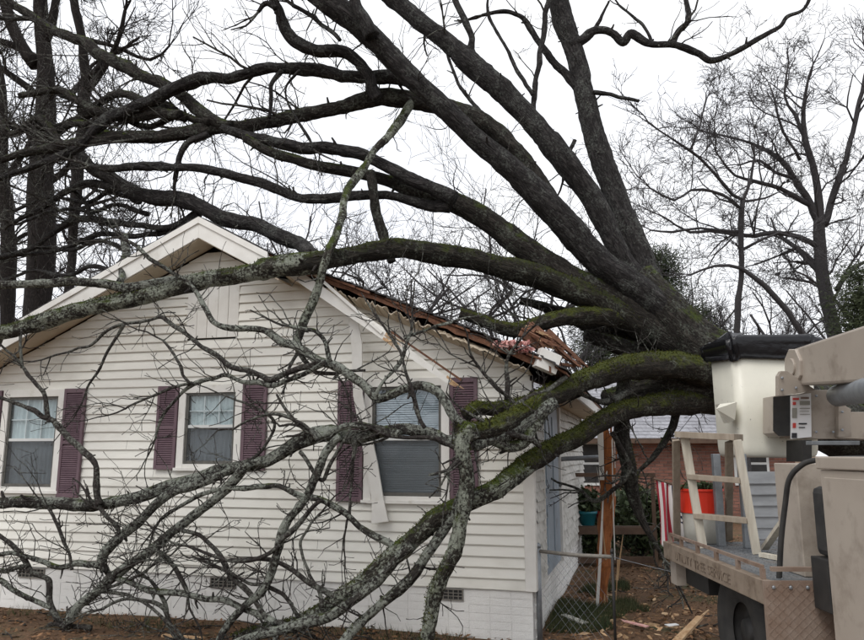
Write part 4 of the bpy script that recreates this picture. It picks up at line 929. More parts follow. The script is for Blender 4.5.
tree = thing('fallen_oak_tree', atZ(1010, 545, 0) * np.array((1, 1, 0)) + np.array((0, 0, 0)), 'huge bare fallen oak with mossy limbs lying across the white house', 'tree')
TB = wbase(tree)
moss_all = []
for ti, (pts, m_, tw, front, moss, name) in enumerate(TREE):
    P = np.array([(p[0], p[1], p[2]) for p in pts], float)
    cum = np.concatenate([[0], np.cumsum(np.hypot(np.diff(P[:, 0]), np.diff(P[:, 1])))])
    ky = [(cum[i_], p[3]) for i_, p in enumerate(pts) if len(p) > 3]
    Y = np.interp(cum, [k_[0] for k_ in ky], [k_[1] for k_ in ky])
    rows = []
    for (px, py, w), y in zip(P, Y):
        q = atY(px, py, y); rr_ = 0.5 * w / F * ddepth(q)
        q[2] = max(q[2], rr_ * 0.55)
        rows.append((*q, rr_))
    rows = np.array(rows); rm = rows[:, 3].mean()
    R = catmull(rows, max(0.022, min(0.05, rm * 0.5)))
    k = 40 if rm > 0.12 else 22 if rm > 0.05 else 12 if rm > 0.028 else 8
    mb = MB(); cl, ring = limb_tube(mb, R, k, 0.13 if rm < 0.1 else 0.09, ti * 1.37, 0.22 if rm < 0.06 else 0.2)
    lo = mb.build(name, m_, tree, smooth=True)
    rs = np.random.default_rng(100 + ti)
    if tw[0] > 0:
        tb = MB(); twigs_on(tb, rs, cl, R[:, 3], tw[0], tw[1], tw[2], front, rt=0.0068 if front else 0.009)
        Lc = np.linalg.norm(np.diff(cl, axis=0), axis=1).sum()
        for _ in range(rs.poisson(Lc * (2.2 if rm > 0.04 else 1.2))):          # short broken spurs
            j_ = rs.integers(2, len(cl) - 1); td = cl[j_] - cl[j_ - 1]; td /= np.linalg.norm(td) + 1e-9
            sd_ = rs.normal(0, 1, 3); sd_ -= td * np.dot(sd_, td); sd_ /= np.linalg.norm(sd_) + 1e-9; sd_ = sd_ + td * rs.uniform(0, .7)
            rr_ = min(R[j_, 3] * 0.4, rs.uniform(0.006, 0.02)); q0 = cl[j_] + sd_ * R[j_, 3] * 0.7; q1 = q0 + sd_ * (R[j_, 3] * 0.3 + rs.uniform(0.015, 0.09))
            if front and q1[1] > -0.1: continue
            tb.tube([q0, (q0 + q1) / 2 + rs.normal(0, .004, 3), q1], [rr_ * 1.5, rr_, rr_ * 0.7], 6)
        ed = cl[-1] - cl[-3]; ed /= np.linalg.norm(ed) + 1e-9
        if R[-1, 3] < 0.035:
            for k_ in range(2):
                twig(tb, rs, cl[-1] - ed * 0.01, ed + rs.normal(0, 0.12 + 0.3 * k_, 3), rs.uniform(0.4, 0.8), R[-1, 3] * (0.95 - 0.3 * k_), 2, 6, 0.16, 0.03, front)
        if tw in (MIDT, UPT):
            segL = np.linalg.norm(np.diff(cl, axis=0), axis=1).sum()
            for _ in range(rs.poisson(segL * (0.75 if tw is MIDT else 0.12))):
                j_ = int(rs.uniform(0.3, 0.98) * (len(cl) - 1)); td = cl[j_] - cl[j_ - 1]; td /= np.linalg.norm(td) + 1e-9
                sd_ = rs.normal(0, 1, 3) + np.array((-0.3, 0, 0.5)); sd_ -= td * np.dot(sd_, td); sd_ /= np.linalg.norm(sd_)
                grow(tb, rs, cl[j_], td * 0.8 + sd_ * 0.7, rs.uniform(0.7, 1.7), min(R[j_, 3] * 0.5, rs.uniform(0.012, 0.024)), 2, kink=0.16, up=0.03, minr=0.0035, nch=(3, 5))
        if tb.n: 
            to = tb.build('twigs', M_TWIG, lo); to['kind'] = 'stuff'
    if moss:
        ax = cl[:, None, :]; nrm = ring - ax; nrm /= np.linalg.norm(nrm, axis=2, keepdims=True) + 1e-9
        C = ring.reshape(-1, 3); Nn = nrm.reshape(-1, 3)
        L_ = np.linalg.norm(np.diff(cl, axis=0), axis=1).sum()
        dn = vnoise(C * 4.0) * 0.35 + Nn[:, 2] * 0.6 + 0.05
        cand = np.where(dn > 0.18)[0]
        if len(cand):
            cnt = int(moss * L_ * 7.0); ix = rs.choice(cand, cnt)
            c0 = C[ix] + rs.normal(0, 0.008, (cnt, 3)); nn_ = Nn[ix] + rs.normal(0, 0.55, (cnt, 3)); nn_ /= np.linalg.norm(nn_, axis=1, keepdims=True)
            tg = np.cross(nn_, rs.normal(0, 1, (cnt, 3))); tg /= np.linalg.norm(tg, axis=1, keepdims=True) + 1e-9
            h = rs.uniform(0.004, 0.015, (cnt, 1)); wv = rs.uniform(0.003, 0.009, (cnt, 1))
            V = np.stack([c0 - tg * wv - nn_ * 0.004, c0 + tg * wv - nn_ * 0.004, c0 + nn_ * h + tg * wv * 0.3], 1).reshape(-1, 3)
            mm = MB(); mm.add(V, [np.arange(cnt * 3).reshape(-1, 3)]); mo = mm.build('moss', M_MOSST, lo); mo['kind'] = 'stuff'

# ------------------------------------------------------------------ bucket truck
# truck frame: l runs away from the camera along the truck, w to the right, z up
TN = np.array((1.68, -2.34, 0.0)); TL = np.array((-0.2530, 0.9675, 0)); TW = np.array((0.9675, 0.2530, 0))
def TP(l_, w_, z): return TN + l_ * TL + w_ * TW + np.array((0, 0, z))
def tbox(mb, l0, l1, w0, w1, z0, z1):
    return mb.hexa([TP(l0, w0, z0), TP(l0, w1, z0), TP(l1, w1, z0), TP(l1, w0, z0), TP(l0, w0, z1), TP(l0, w1, z1), TP(l1, w1, z1), TP(l1, w0, z1)])
def tw(p):
    q = np.asarray(p) - TN; return float(q @ TL), float(q @ TW), float(q[2])
truck = thing('bucket_truck', TP(0.5, 1.0, 0), 'tan bucket truck with white bucket and worn steel deck at the right edge', 'truck')
DZ = 0.94
deck = tbox(MB(), 0.02, 2.05, 0.03, 1.95, DZ - 0.04, DZ).build('deck', M_DECK, truck)
mb = MB()
for a_ in np.arange(0.1, 2.0, 0.055):
    for j_, b_ in enumerate(np.arange(0.08, 1.2, 0.055)):
        dl, dw = (0.018, 0.006) if (j_ + int(a_ / 0.055)) % 2 else (0.006, 0.018)
        mb.hexa([TP(a_ - dl, b_, DZ + 0.0005), TP(a_, b_ - dw * .5, DZ + 0.0005), TP(a_ + dl, b_, DZ + 0.0005), TP(a_, b_ + dw * .5, DZ + 0.0005), TP(a_ - dl * .6, b_, DZ + 0.004), TP(a_, b_ - dw * .3, DZ + 0.004), TP(a_ + dl * .6, b_, DZ + 0.004), TP(a_, b_ + dw * .3, DZ + 0.004)])
ob = mb.build('tread_pattern', M_DECK, deck); ob['kind'] = 'stuff'
rail = MB(); tbox(rail, 0.0, 2.07, -0.03, 0.03, DZ - 0.135, DZ + 0.004); rail = rail.build('side_rail', M_RAIL, truck, bevel=0.004)
# raised lettering on the rail
cu = bpy.data.curves.new('letters', 'FONT'); cu.body = 'UTILITY TREE SERVICE'; cu.size = 0.095; cu.extrude = 0.002; cu.space_character = 1.08
to = bpy.data.objects.new('letters_tmp', cu); col.objects.link(to)
dg = bpy.context.evaluated_depsgraph_get(); me = bpy.data.meshes.new_from_object(to.evaluated_get(dg)); bpy.data.objects.remove(to)
me.materials.clear(); me.materials.append(M_LETTER)
vx = np.array([v.co[:] for v in me.vertices]); sx = 1.2 / (vx[:, 0].max() - vx[:, 0].min())
nv = np.array([TP(1.72 - (v[0] - vx[:, 0].min()) * sx, -0.0315 - v[2], DZ - 0.105 + v[1] * 1.0) for v in vx]) - wbase(truck)
me.vertices.foreach_set('co', nv.ravel()); me.update()
lo = bpy.data.objects.new('lettering', me); col.objects.link(lo); lo.parent = rail; lo['kind'] = 'stuff'
# low bar above the rail on short stakes
mb = MB(); mb.beam(TP(0.05, 0.0, DZ + 0.075), TP(1.95, 0.0, DZ + 0.075), 0.018, 0.022); mb.build('edge_bar', M_RUST, truck)
for l_ in (0.06, 0.45, 0.85, 1.25, 1.65, 1.94):
    tbox(MB(), l_ - 0.02, l_ + 0.02, -0.01, 0.012, DZ + 0.0045, DZ + 0.065).build('stake', M_RUST, truck)
# tread plate end panel under the deck, facing the street
pan = tbox(MB(), -0.03, 0.0, -0.03, 0.75, 0.30, DZ + 0.005).build('end_panel', M_RUST, truck)
mb = MB()
for r_ in range(24):
    for c_ in range(26):
        w_, z_ = -0.01 + c_ * 0.029, 0.33 + r_ * 0.0255
        s1 = 0.012 if (r_ + c_) % 2 else -0.012
        p = [TP(-0.0305, w_ - 0.012, z_ - s1), TP(-0.0305, w_ + 0.003, z_ - 0.004), TP(-0.0305, w_ + 0.012, z_ + s1), TP(-0.0305, w_ - 0.003, z_ + 0.004)]
        mb.prism(p, -TL * 0.0018)
ob = mb.build('tread_lugs', M_RUST, pan); ob['kind'] = 'stuff'
tbox(MB(), -0.035, 0.0, 0.02, 1.2, DZ + 0.06, DZ + 0.085).build('end_bar', M_RUST, truck)
# chassis, wheel, rear bracket
mb = MB(); tbox(mb, 0.03, 2.0, 0.45, 1.6, 0.45, DZ - 0.045); tbox(mb, 1.35, 1.9, 0.10, 0.45, 0.62, DZ - 0.045); mb.build('chassis', M_BLACK, truck)
tbox(MB(), 1.90, 2.06, 0.02, 0.10, 0.60, DZ - 0.136).build('rear_bracket', M_TAN, truck)
wc = TP(0.85, 0.13, 0.46)
def wheel(c, sgn):
    prof = [(0.20, 0.03), (0.25, 0.0), (0.40, -0.012), (0.45, 0.02), (0.468, 0.06), (0.468, 0.22), (0.45, 0.26), (0.40, 0.29), (0.22, 0.28)]
    mbt = MB(); mbt.lathe(prof, (0, 0, 0), 48, 'x')
    V = mbt.v[0]; mbt.v[0] = np.array([c + v[0] * TW + v[1] * TL + v[2] * np.array((0, 0, 1)) for v in V])
    mbt.f = mbt.f[:1]; wo = bpy.data.objects.new('wheel', None); col.objects.link(wo); wo.parent = truck; wo.location = c - wbase(truck); wo.empty_display_size = .1
    mbt.build('tyre', M_RUBBER, wo, smooth=True)
    mt = MB()
    for k in range(60):
        a_ = k * 2 * math.pi / 60
        for wv, ph in ((0.08, 0), (0.14, .05), (0.20, 0)):
            rr = 0.466; cc = c + wv * TW + math.cos(a_ + ph) * rr * TL + math.sin(a_ + ph) * rr * np.array((0, 0, 1))
            e = -math.sin(a_ + ph) * TL + math.cos(a_ + ph) * np.array((0, 0, 1)); n_ = math.cos(a_ + ph) * TL + math.sin(a_ + ph) * np.array((0, 0, 1))
            mt.hexa([cc - e * .015 - TW * .025, cc + e * .015 - TW * .025, cc + e * .015 + TW * .025, cc - e * .015 + TW * .025, cc - e * .014 - TW * .024 + n_ * .012, cc + e * .014 - TW * .024 + n_ * .012, cc + e * .014 + TW * .024 + n_ * .012, cc - e * .014 + TW * .024 + n_ * .012])
    ob = mt.build('tread_blocks', M_RUBBER, wo); ob['kind'] = 'stuff'
    mr = MB(); mr.lathe([(0.0, 0.05), (0.09, 0.04), (0.10, 0.09), (0.19, 0.10), (0.21, 0.035), (0.205, 0.15)], (0, 0, 0), 32, 'x')
    V = mr.v[0]; mr.v[0] = np.array([c + v[0] * TW + v[1] * TL + v[2] * np.array((0, 0, 1)) for v in V]); mr.build('rim', M_BLACK, wo, smooth=True)
wheel(wc, 1)
wheel(TP(0.85, 1.55, 0.46), 1)
wheel(TP(-3.2, 0.2, 0.46), 1)
mb = MB(); mb.lathe([(0.045, 0), (0.045, 1.2)], (0, 0, 0), 12, 'x'); V = mb.v[0]; mb.v[0] = np.array([wc + (v[0] + 0.2) * TW + v[1] * TL + v[2] * np.array((0, 0, 1)) for v in V]); mb.build('axle', M_BLACK, truck)
# utility cabinet
cab = tbox(MB(), -2.6, -0.28, 0.235, 2.05, 0.35, 1.60).build('cabinet', M_TAN, truck, bevel=0.008)
tbox(MB(), -2.62, -0.262, 0.220, 2.07, 1.6035, 1.675).build('cabinet_lid', M_TAN, cab, bevel=0.008)
for l0 in (-1.02, -1.80):
    dr = tbox(MB(), l0, l0 + 0.68, 0.223, 0.2335, 0.42, 1.56).build('cabinet_door', M_TAN, cab, bevel=0.004)
    tbox(MB(), l0 + 0.06, l0 + 0.13, 0.212, 0.2225, 1.0, 1.12).build('handle', M_BLACK, dr)
tbox(MB(), -3.6, -2.64, 0.3, 1.9, 0.5, 2.05).build('cab_back', M_TAN, truck, bevel=0.06)
# boom pedestal and things beside it
ped = tbox(MB(), 0.14, 0.46, 0.29, 1.5, DZ + 0.002, 1.63).build('pedestal', M_TAN, truck, bevel=0.006)
tbox(MB(), -0.24, -0.06, 0.27, 0.40, 1.10, 1.50).build('black_cushion', M_RUBBER, truck, bevel=0.04)
tbox(MB(), -0.25, -0.05, 0.245, 0.40, 0.80, 1.095).build('valve_box', M_BLACK, truck, bevel=0.006)
mb = MB(); mb.beam(TP(1.35, 0.55, DZ + 0.03), TP(0.5, 0.42, DZ + 0.40), 0.05, 0.03); mb.build('stay_bar', M_LADW, truck)
mb = MB(); mb.beam(TP(1.05, 0.40, DZ + 0.02), TP(0.55, 0.55, DZ + 0.02), 0.05, 0.03); mb.build('floor_bar', M_LADW, truck)
for w_, l_ in ((0.36, 1.75), (0.52, 1.60)):
    tbox(MB(), l_ - 0.03, l_ + 0.03, w_ - 0.03, w_ + 0.03, DZ + 0.001, DZ + 0.75).build('post', M_GALV, truck, bevel=0.004)
hz = [atD(779, 580, 4.6), atD(781, 540, 4.6), atD(785, 505, 4.6), atD(789, 480, 4.55), atD(799, 467, 4.5), atD(812, 461, 4.45), atD(838, 459, 4.3), atD(880, 458, 4.2)]
R = catmull(np.array([(*p, 0.016) for p in hz]), 0.02); mb = MB(); mb.tube(R[:, :3], R[:, 3], 10); mb.build('hydraulic_hose', M_RUBBER, truck, smooth=True)
mb = MB(); R = catmull(np.array([(*(p + np.array((0.03, 0.05, 0.005)) * (1 if k > 3 else 0.4)), 0.010) for k, p in enumerate(hz)]), 0.02); mb.tube(R[:, :3], R[:, 3], 8); mb.build('hydraulic_hose', M_GALV, truck, smooth=True)
# bucket: eight-sided shell with rounded edges
bc = tw(atD(763, 406, 6.75)); bl, bw = bc[0], bc[1]
def ring_pts(z, sc, hw=0.35, hl=0.31, ch=0.08, n_=7):
    out_ = []
    for (sx_, sy_, a0) in ((1, 1, 0), (-1, 1, 90), (-1, -1, 180), (1, -1, 270)):
        for k in range(n_):
            a_ = math.radians(a0 + 90 * k / (n_ - 1))
            out_.append(TP(bl + sc * (sy_ * (hl - ch) + ch * math.sin(a_)), bw + sc * (sx_ * (hw - ch) + ch * math.cos(a_)), z))
    return out_
zb0, zb1 = 1.66, 2.58
mb = MB(); levels = [(zb0, 0.84), (zb0 + 0.006, 0.90), (zb0 + 0.022, 0.94), (zb0 + 0.05, 0.965), (zb0 + 0.09, 0.975), (zb0 + 0.3, 0.985), (zb1, 1.0)]
V = np.vstack([ring_pts(z, s_) for z, s_ in levels]); k = 28
q = [[r_ * k + j, r_ * k + (j + 1) % k, (r_ + 1) * k + (j + 1) % k, (r_ + 1) * k + j] for r_ in range(len(levels) - 1) for j in range(k)]
mb.add(V, [np.array(q), np.arange(k)[::-1][None], (np.arange(k) + (len(levels) - 1) * k)[None]])
bucket = mb.build('bucket', M_FIBER, truck, smooth=True)
# crumpled black plastic over the rim
mb = MB(); rr = []; rs = np.random.default_rng(8)
prof = [(zb1 - 0.075, 1.05), (zb1 - 0.06, 1.075), (zb1 - 0.035, 1.09), (zb1 - 0.01, 1.10), (zb1 + 0.02, 1.115), (zb1 + 0.05, 1.12), (zb1 + 0.08, 1.115), (zb1 + 0.105, 1.09), (zb1 + 0.12, 1.05), (zb1 + 0.125, 1.0), (zb1 + 0.125, 0.92), (zb1 + 0.11, 0.75), (zb1 + 0.10, 0.5), (zb1 + 0.09, 0.2)]
for z, s_ in prof:
    P = np.array(ring_pts(z, s_, n_=26)); Pn = P * np.array((1, 1, 0.55))
    dn = np.abs(vnoise(Pn * 11)) * 0.085 + np.abs(vnoise(Pn * 26 + 5)) * 0.045 + vnoise(P * 60) * 0.006 - 0.02
    low = max(0.0, min(1.0, (zb1 + 0.06 - z) / 0.12))
    cz = vnoise(P * np.array((6, 6, 0)) + 3) * 0.06 * low + vnoise(P * np.array((21, 21, 0)) + 8) * 0.03 * low + vnoise(P * 9) * 0.045 + np.abs(vnoise(P * 24)) * 0.03
    c0 = np.array(TP(bl, bw, z)); dirs = P - c0; dirs /= np.linalg.norm(dirs, axis=1, keepdims=True)
    P = P + dirs * dn[:, None]; P[:, 2] += cz; rr.append(P)
k = len(rr[0]); V = np.vstack(rr); n_ = len(rr)
q = [[r_ * k + j, r_ * k + (j + 1) % k, (r_ + 1) * k + (j + 1) % k, (r_ + 1) * k + j] for r_ in range(n_ - 1) for j in range(k)]
mb.add(V, [np.array(q), (np.arange(k) + (n_ - 1) * k)[None]]); mb.build('plastic_cover', M_BLACKP, bucket, smooth=True)
# step pocket on the bucket's near left face
p0 = [atD(720, 404, 6.46), atD(737, 402, 6.40), atD(735, 420, 6.40), atD(729, 423, 6.42)]
mb = MB(); tip = atD(716, 409, 6.36)
back = [p + TL * 0.12 for p in p0]
mb.add(np.vstack([p0[0], p0[1], p0[2], p0[3], tip, *back]), [np.array([[0, 1, 2, 3]]), np.array([[4, 1, 0], [4, 2, 1], [4, 3, 2], [4, 0, 3]]), np.array([[5, 6, 1, 0], [6, 7, 2, 1], [7, 8, 3, 2], [8, 5, 0, 3]])])
mb.build('step_pocket', M_FIBER, bucket)
# bracket between bucket and boom
def px_plate(pts, D, th, name, m_, par, bev=0.003):
    P = [atD(x, y, D) for x, y in pts]; return MB().prism(P, TL * th).build(name, m_, par, bevel=bev)
br = px_plate([(774, 396), (774, 433), (780, 437), (791, 436), (791, 438), (836, 439), (838, 434), (838, 390), (811, 390), (800, 394)], 6.15, 0.22, 'mount_bracket', M_TAN, truck)
px_plate([(773.5, 397), (792, 395), (792, 436), (779, 436), (773.5, 431)], 6.135, 0.01, 'recess_shade_plate', M_BLACK, br, 0)  # black plate set proud of the bracket, standing for the opening's shade
dec = px_plate([(791, 396), (811, 393), (811.5, 437), (791, 439)], 6.12, 0.012, 'warning_decal', M_WHITE, br, 0)
for (x0, y0, x1, y1, m_) in ((793, 398, 799, 400, M_PRINTR), (801, 397, 809, 399, M_RUST), (793, 402, 796, 405, M_PRINTR), (800, 401, 810, 405, M_TUB), (792.5, 408, 797, 418, M_TUB), (800, 408, 810, 408.7, M_TUB), (800, 411, 809, 411.6, M_TUB), (800, 414, 810, 414.6, M_TUB), (793, 423, 796, 428, M_PRINTR), (799, 423, 807, 424.5, M_PRINTK), (799, 427, 805, 428, M_PRINTK), (792, 433, 797, 438, M_PRINTK)):
    px_plate([(x0, y0), (x1, y0), (x1, y1), (x0, y1)], 6.112, 0.006, 'decal_print', m_, dec, 0)
px_plate([(778, 396), (778, 376), (781, 371), (787, 371), (816, 390), (800, 393)], 5.95, 0.05, 'gusset_plate', M_TAN, truck)
px_plate([(838.5, 402), (851, 409), (852, 437), (838.5, 437)], 6.1, 0.12, 'side_bracket', M_TAN, truck)
px_plate([(803, 440), (812, 440), (812, 462), (803, 462)], 6.0, 0.3, 'bracket_foot', M_BLACK, truck)
px_plate([(812, 441), (860, 441), (860, 445), (812, 445)], 5.6, 0.1, 'cross_tube', M_GALV, truck)
# upper boom from the elbow towards the street
pv = atD(809, 367, 6.05); be = atD(864, 357, 5.2); bd = (be - pv) / np.linalg.norm(be - pv)
mb = MB(); mb.beam(pv - bd * 0.02, pv + bd * 3.4, 0.22, 0.30, w2=0.30, h2=0.52); boom = mb.build('boom', M_TAN, truck, bevel=0.02)
sx_ = np.cross(bd, (0, 0, 1)); sx_ /= np.linalg.norm(sx_)
if np.dot(sx_, _r) > 0: sx_ = -sx_
hexp = [pv + sx_ * 0.135 + 0.155 * (math.cos(a_) * bd + math.sin(a_) * np.cross(sx_, bd)) for a_ in np.radians(np.arange(15, 375, 45))]
MB().prism(hexp, -sx_ * 0.27).build('elbow_plate', M_TAN, boom, bevel=0.006)
a8 = np.radians(np.arange(0, 360, 15))
MB().prism([pv + sx_ * 0.15 + 0.07 * (math.cos(a_) * bd + math.sin(a_) * np.cross(sx_, bd)) for a_ in a8], -sx_ * 0.30).build('pivot_pin', M_TAN, boom, bevel=0.004)
mb = MB(); mb.tube([atD(838, 396, 6.0), atD(850, 393, 5.5), atD(870, 390, 4.9), atD(980, 370, 3.3)], [0.085] * 4, 20); mb.build('lift_cylinder', M_GALV, truck, smooth=True)
px_plate([(838, 412), (864, 412), (880, 414), (880, 440), (838, 438)], 6.35, 0.3, 'turret_block', M_TAN, truck)

# ------------------------------------------------------------------ things on the deck
lad = thing('stepladder', atZ(715, 549, DZ) , 'small wooden stepladder, front rails coloured pale as edge-lit, standing on the truck deck', 'ladder')
fl, frr = atZ(703, 549, DZ), atZ(757, 555, DZ)
hgt = 0.97
def above(px, py, p): return atD(px, py, ddepth(p))
tl, trr = above(684.5, 437, fl + TL * 0.12), above(737, 440, frr + TL * 0.12)
mb = MB(); mb.beam(fl + np.array((0, 0, 0.006)), tl, 0.066, 0.028, TL); mb.build('front_rail', M_LADW, lad, bevel=0.003)
mb = MB(); mb.beam(frr + np.array((0, 0, 0.006)), trr, 0.062, 0.028, TL); mb.build('front_rail', M_LADW, lad, bevel=0.003)
bl_, br_ = atZ(677, 541, DZ), atZ(729, 541, DZ)
for b0, t0_ in ((bl_, above(676, 440, tl + TL * .08)), (br_, above(729, 442, trr + TL * .08))):
    mb = MB(); mb.beam(b0 + np.array((0, 0, 0.006)), t0_, 0.06, 0.028, TL); mb.build('back_rail', M_LADD, lad, bevel=0.003)
for t_ in (0.29, 0.64):
    a_ = fl + (tl - fl) * t_; b_ = frr + (trr - frr) * t_
    mb = MB(); mb.beam(a_ + TL * 0.02, b_ + TL * 0.02, 0.10, 0.04); mb.build('step', M_LADD, lad, bevel=0.003)
mb = MB(); mb.beam(tl + TL * 0.04 + np.array((0, 0, 0.02)) - TW * .03, trr + TL * 0.04 + np.array((0, 0, 0.02)) + TW * .03, 0.16, 0.05); mb.build('top_step', M_LADD, lad, bevel=0.003)
tp_ = atZ(710, 545, DZ) + TL * 0.16; tp_[2] = DZ
tub = thing('tub', tp_, 'grey tub with a bright red upper half, standing behind the stepladder on the truck', 'tub')
MB().lathe([(0.145, 0.002), (0.152, 0.01), (0.165, 0.25)], tp_, 28).build('base', M_TUB, tub, smooth=True)
MB().lathe([(0.166, 0.25), (0.172, 0.253), (0.182, 0.43), (0.192, 0.438), (0.190, 0.455), (0.175, 0.455), (0.17, 0.43), (0.165, 0.41)], tp_, 28).build('red_sleeve', M_RED, tub, smooth=False)
mb = MB()
for k in range(260):
    p = tp_ + np.array((rs.normal(0, .065), rs.normal(0, .065), 0.44 + rs.uniform(-0.02, .06))); d1 = rs.normal(0, .02, 3); d2 = rs.normal(0, .014, 3)
    mb.add([p - d1, p + d2, p + d1, p - d2], [np.array([[0, 1, 2, 3]])])
ob = mb.build('clippings', M_LEAF, tub); ob['kind'] = 'stuff'
# flag: hanging cloth on a short staff at the deck corner
m, n, l, b = nmat('flag_cloth'); MATS['flag'] = m
at = n.new('ShaderNodeAttribute'); at.attribute_name = 'flag_uv'; sp = n.new('ShaderNodeSeparateXYZ'); l.new(at.outputs['Vector'], sp.inputs[0])
def mth(op, a_, b_=None):
    x = n.new('ShaderNodeMath'); x.operation = op
    for k_, s_ in enumerate((a_, b_)):
        if s_ is None: continue
        if isinstance(s_, (int, float)): x.inputs[k_].default_value = s_
        else: l.new(s_, x.inputs[k_])
    return x.outputs[0]
U, Vv = sp.outputs['X'], sp.outputs['Y']     # U along the stripes (0 at hoist), V across them (0..13)
stripe = mth('LESS_THAN', mth('MODULO', Vv, 2.0), 1.0)
canton = mth('MULTIPLY', mth('LESS_THAN', U, 0.4), mth('LESS_THAN', Vv, 7.0))
su = mth('SUBTRACT', mth('MODULO', mth('MULTIPLY', U, 15.0), 1.0), 0.5); sv = mth('SUBTRACT', mth('MODULO', mth('MULTIPLY', Vv, 0.72), 1.0), 0.5)
star = mth('LESS_THAN', mth('ADD', mth('MULTIPLY', su, su), mth('MULTIPLY', sv, sv)), 0.075)
def mixc(f, a_, b_):
    x = n.new('ShaderNodeMixRGB'); l.new(f, x.inputs[0])
    for k_, s_ in ((1, a_), (2, b_)):
        if isinstance(s_, tuple): x.inputs[k_].default_value = (*s_, 1)
        else: l.new(s_, x.inputs[k_])
    return x.outputs[0]
cfl = mixc(canton, mixc(stripe, (0.62, 0.60, 0.58), (0.32, 0.018, 0.035)), mixc(star, (0.010, 0.013, 0.045), (0.62, 0.60, 0.58)))
l.new(cfl, b.inputs['Base Color']); b.inputs['Roughness'].default_value = 0.85
fa, fb_ = atD(656, 480, 6.75), atD(690, 492, 6.65)
flag = thing('draped_flag', atD(672, 545, 6.7), 'red, white and blue striped flag hanging at the rear corner of the truck deck', 'flag')
gu, gv_ = 34, 40; V = []; UV = []
for j in range(gv_ + 1):
    for i_ in range(gu + 1):
        s_ = i_ / gu; t_ = j / gv_
        top = fa + (fb_ - fa) * s_; drop = np.array((0, 0, -1.0)) * (0.54 + 0.04 * math.sin(s_ * 9)) * t_
        fold = TL * (0.045 * math.sin(s_ * 21 + 1.2 * t_) * (0.35 + t_)) + TW * (0.02 * math.sin(s_ * 13 + 3 * t_) * t_ - 0.05 * (s_ - .5) * t_)
        V.append(top + drop + fold)
        st_ = (0.0 + s_ * 12.9) if True else 0
        UV.append((t_ * 0.75, 12.9 - st_, 0))
mb = MB(); a_ = np.array([[j * (gu + 1) + i_ for i_ in range(gu)] for j in range(gv_)]).ravel()
mb.add(V, [np.stack([a_, a_ + 1, a_ + gu + 2, a_ + gu + 1], -1)]); cl_ = mb.build('cloth', m, flag, smooth=True)
at_ = cl_.data.attributes.new('flag_uv', 'FLOAT_VECTOR', 'POINT'); at_.data.foreach_set('vector', np.array(UV).ravel())
sm = cl_.modifiers.new('thick', 'SOLIDIFY'); sm.thickness = 0.002
mb = MB(); mb.tube([fa - TW * .02 + np.array((0, 0, .012)), fb_ + TW * .03 + np.array((0, 0, .012))], [0.010, 0.010], 8); mb.build('staff', M_BROWNW, flag)
mb = MB(); pz = fb_ + TW * .02; mb.tube([np.array((pz[0], pz[1], DZ + .003)), pz + np.array((0, 0, .03))], [0.012, 0.012], 8); mb.build('staff_upright', M_BROWNW, flag)

# ------------------------------------------------------------------ fence, broken post, scraps in the side yard
fp0 = atZ(538, 551, 0.77); fp1 = atZ(612, 557, 0.77)
fence = thing('chain_link_fence', (fp0[0], fp0[1], 0), 'low chain-link fence with rusty top rail beside the house corner', 'fence')
for p, m_ in ((fp0, M_GALV), (fp1, M_BLACK)):
    mb = MB(); ra_ = 0.026 if m_ is M_GALV else 0.013; mb.tube([(p[0], p[1], -0.1), (p[0], p[1], 0.80)], [ra_, ra_], 14); mb.lathe([(ra_ * 1.1, 0.80), (ra_ * 1.2, 0.82), (ra_ * 0.5, 0.845)], (p[0], p[1], 0), 14); mb.build('post', m_, fence, smooth=True)
mb = MB(); mb.tube([fp0, (fp0 + fp1) / 2 + np.array((0, 0, -0.012)), fp1], [0.018, 0.018, 0.018], 10); mb.build('top_rail', M_VENT, fence, smooth=True)
mb = MB(); dfx = (fp1 - fp0); Lf = np.linalg.norm(dfx[:2]); ux = np.array((dfx[0] / Lf, dfx[1] / Lf, 0)); sp_ = 0.075
for k in range(-10, int(Lf / sp_) + 1):
    for sg in (1, -1):
        P = []
        for zz in np.linspace(0.02, 0.76, 3):
            xx = k * sp_ + (zz if sg > 0 else 0.76 - zz) * 0.9
            P.append((xx, zz))
        P = [(x_, z_) for x_, z_ in P if -0.001 <= x_ <= Lf + 0.001]
        if len(P) >= 2: mb.tube([np.array((fp0[0], fp0[1], 0)) + ux * x_ + np.array((0, 0.002 * sg, z_)) for x_, z_ in P], [0.0011] * len(P), 4)
ob = mb.build('wire_mesh', M_GALV, fence); ob['kind'] = 'stuff'
# stray fence wire pulled down between the post and the truck
mb = MB(); R = catmull(np.array([(*p, 0.003) for p in (fp1, atD(635, 563, 6.9), atD(655, 568, 7.0), atD(672, 572, 7.0))]), 0.05); mb.tube(R[:, :3], R[:, 3], 5)
ob = mb.build('loose_wire', M_GALV, None, base=(fp1[0], fp1[1], 0)); tag(ob, 'slack fence wire pulled from the rusty post towards the truck', 'wire')
